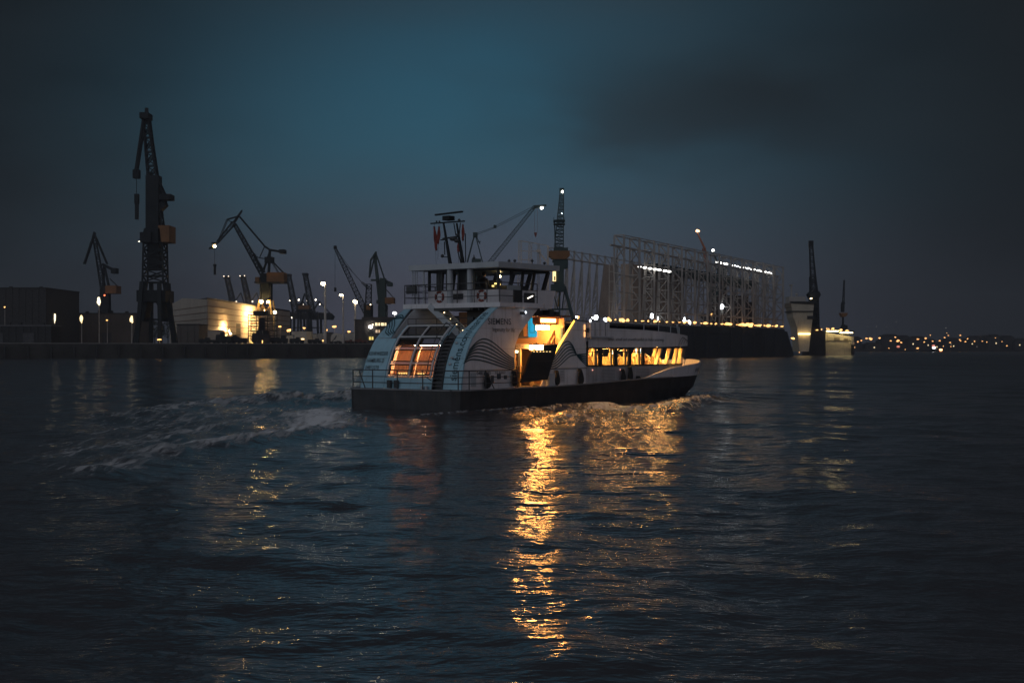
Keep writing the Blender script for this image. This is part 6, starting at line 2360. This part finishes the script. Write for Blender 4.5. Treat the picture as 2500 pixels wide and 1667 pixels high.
# yellow strip light along the slanted edge
e0, e1 = on_t(1352, 866, HW - 0.05), on_t(1402, 783, HW - 0.05)
mb = MB()
for f0, f1 in ((0, 0.32), (0.33, 0.655), (0.665, 1)):
    mb.beam(e0.lerp(e1, f0), e0.lerp(e1, f1), 0.05, 0.085)
mb.build("strip_light", L_STRIP, ferry)
# roof of the after part
mb = MB()
mb.b2((10.55, HW + 0.1, 4.66), (13.2, BEAM - HW - 0.1, 4.74))
mb.build("house_roof", ROOFP, ferry)
# plan outline of the saloon
OUT = [(11.9, HW), (18.0, HW), (19.6, HW), (21.6, 0.98), (23.6, 1.62), (25.3, 2.40), (26.0, 3.0), (26.2, 4.05)]
OUT = OUT + [(s, BEAM - t) for s, t in OUT[::-1]][1:]


def ring(off, ds=0.0):
    res = []
    for s, t in OUT:
        sgn = 1 if t < MID else (-1 if t > MID else 0)
        res.append((s + (ds if s > 17 else 0) * (s - 17) / 9, t + sgn * off))
    return res


mb = MB()
lo = [[(s, t, 1.13) for s, t in ring(0)], [(s, t, SILL) for s, t in ring(0, 0.02)]]
mb.shell(lo, (0, 0.0, 0.0))
lo2 = [[(s, t, 1.13) for s, t in ring(0.08, -0.08)], [(s, t, SILL) for s, t in ring(0.08, -0.08)]]
mb.grid(lo2)
mb.grid([lo[1], lo2[1]])
mb.build("saloon_wall", WHITE, ferry)
# fascia above the windows, with the open top deck behind
ROOFZ = lambda s: float(np.interp(s, [11.8, 13.6, 17, 22, 26.6], [4.46, 4.46, 4.38, 4.18, 4.02]))
o1 = ring(-0.10, 0.55)
mb = MB()
rows = [[(s, t, HEAD + 0.02 + 0.012 * max(0, s - 17)) for s, t in o1], [(s, t, ROOFZ(s)) for s, t in o1], [(s, t, ROOFZ(s)) for s, t in ring(0.0, 0.43)], [(s, t, 3.62) for s, t in ring(0.0, 0.43)]]
mb.grid(rows)
mb.build("saloon_fascia", WHITE, ferry)
mb = MB()
n = len(OUT)
mb.grid([[(s, t, HEAD + 0.025 + 0.012 * max(0, s - 17)) for s, t in o1[:n // 2 + 1]], [(s, t, HEAD + 0.025 + 0.012 * max(0, s - 17)) for s, t in o1[n // 2:][::-1]]])
mb.build("saloon_ceiling", INTBR, ferry)
mb = MB()
o2 = ring(0.0, 0.43)
mb.grid([[(s, t, 3.64) for s, t in o2[:n // 2 + 1]], [(s, t, 3.64) for s, t in o2[n // 2:][::-1]]])
mb.build("sun_deck", DECKP, ferry)
side_text("Sicher, schnell und umweltfreundlich im Hafen unterwegs", 13.9, 20.0, 3.62, 3.86, GREYL, off=0.01, wall=0.45)
# small wave on the fascia near the bow
for k in range(4):
    mbw = MB()
    pts = []
    for j in range(16):
        f = j / 15
        x, y = 1545 + 38 * k + 100 * f - 20 * k * f, 505 - 12 * k - (120 - 14 * k) * math.sin(f * 2.2) + 20 * k * f
        px, py = 1400 + x * 320 / 1930, 760 + y * 320 / 1930
        g_ = on_t(px, py, 1.6)
        s_ = g_[0]
        for _ in range(5):
            t_ = float(np.interp(s_, [p_[0] for p_ in o1[:7]], [p_[1] for p_ in o1[:7]])) - 0.02
            g_ = on_t(px, py, t_)
            s_ = g_[0]
        pts.append(g_)
    ribbon(mbw, pts, 0.05, (-0.3, 1, 0))
    mbw.build("painted_wave", GREYL, ferry)

# window posts and panes
fr = MB()
A0, A1 = ring(0.02, 0.0), ring(0.02, 0.55)
for (a, b) in ((11.86, 12.0), (13.15, 13.45), (14.68, 15.02), (16.18, 16.50), (17.68, 17.95)):
    fr.b2((a, HW - 0.02, SILL), (b, HW + 0.08, HEAD + 0.03))
    fr.b2((a, BEAM - HW - 0.08, SILL), (b, BEAM - HW + 0.02, HEAD + 0.03))
for i in range(len(A0) - 1):
    for A, z in ((A0, SILL + 0.02), (A1, HEAD + 0.0)):
        s_, t_ = A[i]
        u_, v_ = A[i + 1]
        fr.beam((s_, t_, z), (u_, v_, z), 0.08, 0.08)
fr.beam((11.9, HW + 0.02, 3.02), (17.7, HW + 0.02, 3.02), 0.05, 0.05)
fr.beam((11.9, BEAM - HW - 0.02, 3.02), (17.7, BEAM - HW - 0.02, 3.02), 0.05, 0.05)
fr.build("saloon_window_frame", FRAMED, ferry)
# raked inner struts, lit from inside
stt = MB()
for i, s_ in enumerate((19.4, 21.0, 22.7, 24.4)):
    t_ = float(np.interp(s_, [p_[0] for p_ in A0[:7]], [p_[1] for p_ in A0[:7]])) + 0.10
    t2 = float(np.interp(s_ + 0.62, [p_[0] for p_ in A0[:7]], [p_[1] for p_ in A0[:7]])) + 0.10
    stt.beam((s_, t_, SILL), (s_ + 0.62, t2 - 0.06, HEAD), 0.22, 0.14)
    stt.beam((s_, BEAM - t_, SILL), (s_ + 0.62, BEAM - t2 + 0.06, HEAD), 0.22, 0.14)
for s_ in (11.6, 13.3, 15.1, 16.9, 18.2):
    stt.beam((s_, BEAM - HW - 0.16, SILL), (s_ + 0.45, BEAM - HW - 0.16, HEAD), 0.22, 0.12)
for t_ in (3.0, 4.05, 5.1):
    stt.beam((25.85, t_, SILL), (26.3, t_, HEAD), 0.12, 0.2)
stt.build("raked_struts", INTYEL, ferry)
jm = MB()
for (a, b) in ((12.85, 13.12), (14.45, 14.66), (15.95, 16.16), (17.45, 17.66)):
    jm.b2((a, HW + 0.12, SILL), (b, HW + 0.22, HEAD))
jm.build("window_jambs", INTYEL, ferry)
for i in range(len(A0) - 1):
    m2 = MB()
    m2.poly([(*A0[i], SILL), (*A0[i + 1], SILL), (*A1[i + 1], HEAD), (*A1[i], HEAD)])
    m2.build("saloon_pane", GLASS, ferry)
# saloon interior
mb = MB()
mb.grid([[(s, t, 1.48) for s, t in ring(0.1, -0.1)[:n // 2 + 1]], [(s, t, 1.48) for s, t in ring(0.1, -0.1)[n // 2:][::-1]]])
mb.build("saloon_floor_plate", FLOORI, ferry)
mb = MB()
mb.b2((11.88, 0.7, 1.18), (11.96, BEAM - 0.7, 3.25))
mb.build("saloon_back_wall", CREAM, ferry)
for s_ in (12.6, 13.8, 15.0, 16.3, 17.5, 18.8, 20.2, 21.6, 23.0, 24.4):
    t_ = float(np.interp(s_, [p_[0] for p_ in OUT[:7]], [p_[1] for p_ in OUT[:7]])) + 0.75
    for u_ in (t_, BEAM - t_):
        MB().box((s_, u_, HEAD + 0.012 + 0.012 * max(0, s_ - 17)), (0.8, 0.30, 0.008)).build("ceiling_lamp", L_INT, ferry)
MB().box((25.3, MID, HEAD + 0.012 + 0.012 * 8.3), (0.4, 1.6, 0.008)).build("ceiling_lamp", L_INT, ferry)
pt = on_t(1562, 852, 2.0)
tv = MB()
tv.b2((pt[0] - 0.55, 1.98, 2.92), (pt[0] + 0.45, 2.04, 3.24))
to = tv.build("screen", FRAMED, ferry)
MB().b2((pt[0] - 0.52, 1.965, 2.94), (pt[0] + 0.42, 1.978, 3.22)).build("screen_face", L_TV, to)
mb = MB()
mb.ball((17.0, 2.2, 2.98), 0.14, 1.5, 1, 0.7)
mb.build("hanging_lamp", emit("hanging_lamp_light", (1.0, 0.85, 0.6), 5), ferry)


def seat_row(s_, t0, t1):
    m_ = MB()
    w_ = 0.5
    k = int((t1 - t0) / w_)
    for j in range(k):
        t_ = t0 + (j + 0.5) * w_
        rows = []
        for z, ds in ((1.92, 0.0), (2.15, -0.03), (2.4, -0.09), (2.62, -0.16), (2.72, -0.22)):
            half = 0.22 if z < 2.6 else 0.16
            rows.append([(s_ + ds + 0.05 * abs(u_) * 2, t_ + u_ * half * 2, z) for u_ in (-0.5, -0.25, 0, 0.25, 0.5)])
        m_.shell(rows, (-0.06, 0, 0))
        m_.b2((s_, t_ - 0.22, 1.86), (s_ + 0.46, t_ + 0.22, 1.94))
        m_.tube((s_ + 0.2, t_, 1.48), (s_ + 0.2, t_, 1.86), 0.04, 6)
    return m_.build("seat_row", INTYEL, ferry)


for s_ in (12.15, 13.0, 13.95, 14.8, 15.55, 16.4, 17.2, 18.2):
    seat_row(s_, 0.85, 2.9)
    seat_row(s_ + 0.1, 5.2, 7.2)
for s_ in (19.3, 20.6, 21.9, 23.1):
    seat_row(s_, 1.6 + max(0, s_ - 20) * 0.3, 3.4)
    seat_row(s_, 4.7, 6.4 - max(0, s_ - 20) * 0.3)
tb = MB()
for s_ in (12.7, 14.5, 16.1, 19.9, 22.6):
    tb.b2((s_ - 0.3, 1.0 + max(0, s_ - 18) * 0.25, 2.18), (s_ + 0.3, 2.4 + max(0, s_ - 18) * 0.2, 2.22))
    tb.tube((s_, 1.8, 1.48), (s_, 1.8, 2.18), 0.05, 6)
tb.build("table", INTYEL, ferry)

# ---- passengers
def seated(label, s_, t_, face, coat, hair=HAIRM):
    """person sitting; face = heading in the ferry's plane (0 = towards the bow)"""
    th = thing("person", label, "person", s2w(s_, t_, 1.48), PHI + face, "passengers in the lit saloon")
    nodes = [(0, 0, 0.50, .17, .15), (-0.03, 0, 0.75, .16, .13), (-0.05, 0, 1.00, .19, .12), (-0.04, 0, 1.12, .07, .065),
             (0.22, 0.10, 0.50, .09, .09), (0.45, 0.11, 0.48, .075, .075), (0.45, 0.11, 0.10, .05, .05), (0.58, 0.11, 0.05, .05, .04),
             (0.22, -0.10, 0.50, .09, .09), (0.45, -0.11, 0.48, .075, .075), (0.45, -0.11, 0.10, .05, .05), (0.58, -0.11, 0.05, .05, .04),
             (-0.04, 0.22, 0.98, .065, .065), (0.06, 0.26, 0.72, .05, .05), (0.30, 0.15, 0.66, .04, .04),
             (-0.04, -0.22, 0.98, .065, .065), (0.06, -0.26, 0.72, .05, .05), (0.30, -0.15, 0.66, .04, .04)]
    edges = [(0, 1), (1, 2), (2, 3), (0, 4), (4, 5), (5, 6), (6, 7), (0, 8), (8, 9), (9, 10), (10, 11), (2, 12), (12, 13), (13, 14), (2, 15), (15, 16), (16, 17)]
    skin_body("body", nodes, edges, coat, th)
    head_parts(th, (-0.01, 0, 1.27), hair)


def head_parts(th, c, hair):
    h = MB()
    h.ball(c, 0.115, 0.95, 0.78, 1.1, 12, 8)
    h.tube((c[0] - 0.02, c[1], c[2] - 0.16), (c[0] - 0.01, c[1], c[2] - 0.06), 0.055, 8)
    h.ball((c[0] + 0.115, c[1], c[2] - 0.01), 0.02)
    h.ball((c[0], c[1] + 0.09, c[2]), 0.025)
    h.ball((c[0], c[1] - 0.09, c[2]), 0.025)
    h.build("head", SKINM, th, smooth=True)
    h = MB()
    h.ball((c[0] - 0.025, c[1], c[2] + 0.03), 0.122, 0.95, 0.85, 1.0, 12, 8)
    h.build("hair", hair, th, smooth=True)


seated("passenger in dark coat at the first saloon window, facing aft", 13.0, 1.25, math.pi, COATD)
seated("passenger in brown coat at the first saloon window, seated further in", 12.45, 2.1, 0.0, COATB)
seated("passenger in dark coat at the second saloon window", 14.35, 1.5, math.pi * 0.9, COATD)
seated("passenger in grey coat seated at the third saloon window", 15.9, 1.4, math.pi, COATR)
seated("passenger in dark coat behind the fourth saloon window, below the screen", 17.2, 1.9, 0.2, COATD)
seated("passenger in dark coat behind the first large forward window", 18.9, 1.5, math.pi, COATD)
seated("passenger in brown coat just right of the dark coated one in the forward window", 19.9, 1.8, math.pi * 0.8, COATB)


def standing(label, loc, rz, coat):
    th = thing("person", label, "person", loc, rz)
    nodes = [(0, 0, 0.95, .16, .12), (0, 0, 1.15, .15, .11), (0, 0, 1.38, .19, .12), (0.01, 0, 1.50, .065, .065),
             (0, 0.10, 0.85, .10, .10), (0.01, 0.11, 0.48, .07, .07), (0, 0.11, 0.10, .05, .05), (0.12, 0.12, 0.05, .05, .04),
             (0, -0.10, 0.85, .10, .10), (0.01, -0.11, 0.48, .07, .07), (0, -0.11, 0.10, .05, .05), (0.12, -0.12, 0.05, .05, .04),
             (0, 0.22, 1.36, .065, .065), (0.02, 0.27, 1.10, .05, .05), (0.16, 0.25, 0.92, .04, .04),
             (0, -0.22, 1.36, .065, .065), (0.02, -0.27, 1.10, .05, .05), (0.16, -0.25, 0.92, .04, .04)]
    edges = [(0, 1), (1, 2), (2, 3), (0, 4), (4, 5), (5, 6), (6, 7), (0, 8), (8, 9), (9, 10), (10, 11), (2, 12), (12, 13), (13, 14), (2, 15), (15, 16), (16, 17)]
    skin_body("body", nodes, edges, coat, th)
    head_parts(th, (0.01, 0, 1.64), HAIRM)


standing("person in dark clothes standing at the helm inside the wheelhouse", s2w(6.5, 3.75, 5.72), PHI, COATD)
standing("person in brown coat standing in the lit foyer opening left of the black gangway", s2w(6.05, 1.25, 1.17), PHI - 1.2, COATB)

# ---- cabinet and louvres on the forward house
mb = MB()
mb.b2((11.95, 0.30, 3.92), (13.85, 1.2, 4.74))
cb = mb.build("deck_cabinet", WHITE, ferry)
for s_ in (12.35, 12.85, 13.4):
    MB().b2((s_, 0.285, 3.95), (s_ + 0.03, 0.298, 4.70)).build("panel_joint", GREYL, cb)
mb = MB()
mb.b2((11.9, 0.25, 3.84), (14.2, 1.2, 3.91))
mb.build("cabinet_shelf", ROOFP, ferry)
for z in (4.45, 4.05):
    mb = MB()
    mb.b2((11.62, 0.50, z - 0.16), (11.70, 0.548, z + 0.14))
    mb.build("amber_lamp", emit("amber_glow", (1.0, 0.45, 0.15), 1.6), ferry)
mb = MB()
mb.b2((11.70, 0.42, 4.15), (11.94, 0.548, 4.38))
mb.build("lamp_box", DARKP, ferry)
for (a, b) in ((13.45, 14.75), (17.0, 18.45), (9.3, 9.7)):
    mb = MB()
    for k in range(8):
        mb.b2((a, HW - 0.03, 1.36 + k * 0.085), (b, HW - 0.005, 1.40 + k * 0.085))
    mb.build("louvre", mat("louvre_grey", (0.36, 0.36, 0.38), 0.5), ferry)
mb = MB()
mb.b2((7.7, HW - 0.025, 2.07), (11.9, HW - 0.008, 2.11))
mb.build("wall_seam", GREYL, ferry)
for s_ in (12.45, 15.3):
    MB().ball((s_, HW - 0.03, 1.98), 0.04).build("side_lamp", emit("pink_side_lamp", (1.0, 0.4, 0.3), 1.2), ferry)
mb = MB()
mb.box((8.15, 0.35, 1.5), (0.5, 0.25, 0.7))
mb.build("gangway_motor", ROOFP, ferry)
# waves on the forward house side
W3 = []
for k in range(6):
    mbw = MB()
    px0, py0 = 800 - 15 * k, 955 + 38 * k
    pxp, pyp = 1040 + 22 * k, 665 + 48 * k
    pts = []
    for j in range(14):
        f = j / 13
        x = px0 + (pxp - px0) * f
        g_ = math.sin(f * math.pi / 2) ** (1.0 + 0.35 * k)
        pts.append(on_t(*zpix((1240, 740), k3, x, py0 + (pyp - py0) * g_), HW - 0.015))
    xe, ye = 1195, 895
    for j in range(1, 9):
        f = j / 8
        x = pxp + (xe - pxp) * f
        g_ = f * f
        pts.append(on_t(*zpix((1240, 740), k3, x, pyp + (ye - pyp) * g_), HW - 0.015))
    for j in range(1, 12):
        f = j / 11
        x = xe + (1380 - xe) * f
        yend = 885 + 42 * k
        pts.append(on_t(*zpix((1240, 740), k3, x, ye + (yend - ye) * (f ** 0.8)), HW - 0.015))
    ribbon(mbw, pts, 0.065, (0, 1, 0))
    mbw.build("painted_wave", TEALL, ferry)

# ---- open sun deck: rail and seats
rl = MB()
po = [(s, t) for s, t in ring(0.10, 0.35) if s < 24.5]
tops = [(s, t) for s, t in po]
half = [p_ for p_ in tops if p_[1] < MID]
other = [p_ for p_ in tops if p_[1] > MID]
for hl in (half, other):
    rl.path([(max(s, 13.9), t, 4.78 - 0.02 * max(0, s - 14)) for s, t in hl], 0.03)
    for s, t in hl[1:]:
        rl.tube((s, t, 3.64), (s, t, 4.78 - 0.02 * max(0, s - 14)), 0.03, 6)
rl.tube((24.3, 1.95, 3.64), (23.7, 1.8, 4.75), 0.07, 8)
rl.build("sun_deck_rail", ROOFP, ferry)
dk = MB()
for s_ in np.arange(14.4, 23.2, 0.95):
    for t_ in np.arange(1.4 + max(0, s_ - 19) * 0.3, 6.8 - max(0, s_ - 19) * 0.3, 0.62):
        dk.b2((s_, t_, 4.05), (s_ + 0.42, t_ + 0.5, 4.10))
        dk.hexa([(s_ - 0.02, t_, 4.08), (s_ + 0.05, t_, 4.08), (s_ + 0.05, t_ + 0.5, 4.08), (s_ - 0.02, t_ + 0.5, 4.08)], [(s_ - 0.20, t_, 4.60), (s_ - 0.16, t_, 4.60), (s_ - 0.16, t_ + 0.5, 4.60), (s_ - 0.20, t_ + 0.5, 4.60)])
        dk.tube((s_ + 0.2, t_ + 0.25, 3.64), (s_ + 0.2, t_ + 0.25, 4.05), 0.03, 5)
dk.build("sun_deck_seats", mat("gloss_dark_seat", (0.02, 0.02, 0.025), 0.15), ferry)
mb = MB()
mb.b2((14.2, 2.0, 4.74), (13.3, 5.6, 4.86))
mb.build("vent_trunk", DARKP, ferry)
fs = MB()
fs.tube((27.8, MID, 2.4), (27.8, MID, 3.9), 0.035, 8)
fs.tube((27.4, 3.2, 1.5), (27.4, 3.2, 2.0), 0.12, 8)
fs.tube((27.4, 4.9, 1.5), (27.4, 4.9, 2.0), 0.12, 8)
fs.build("bow_post", WHITE, ferry)
mb = MB()
mb.box((27.6, MID, 1.62), (0.8, 1.0, 0.35))
mb.build("anchor_winch", DARKP, ferry)
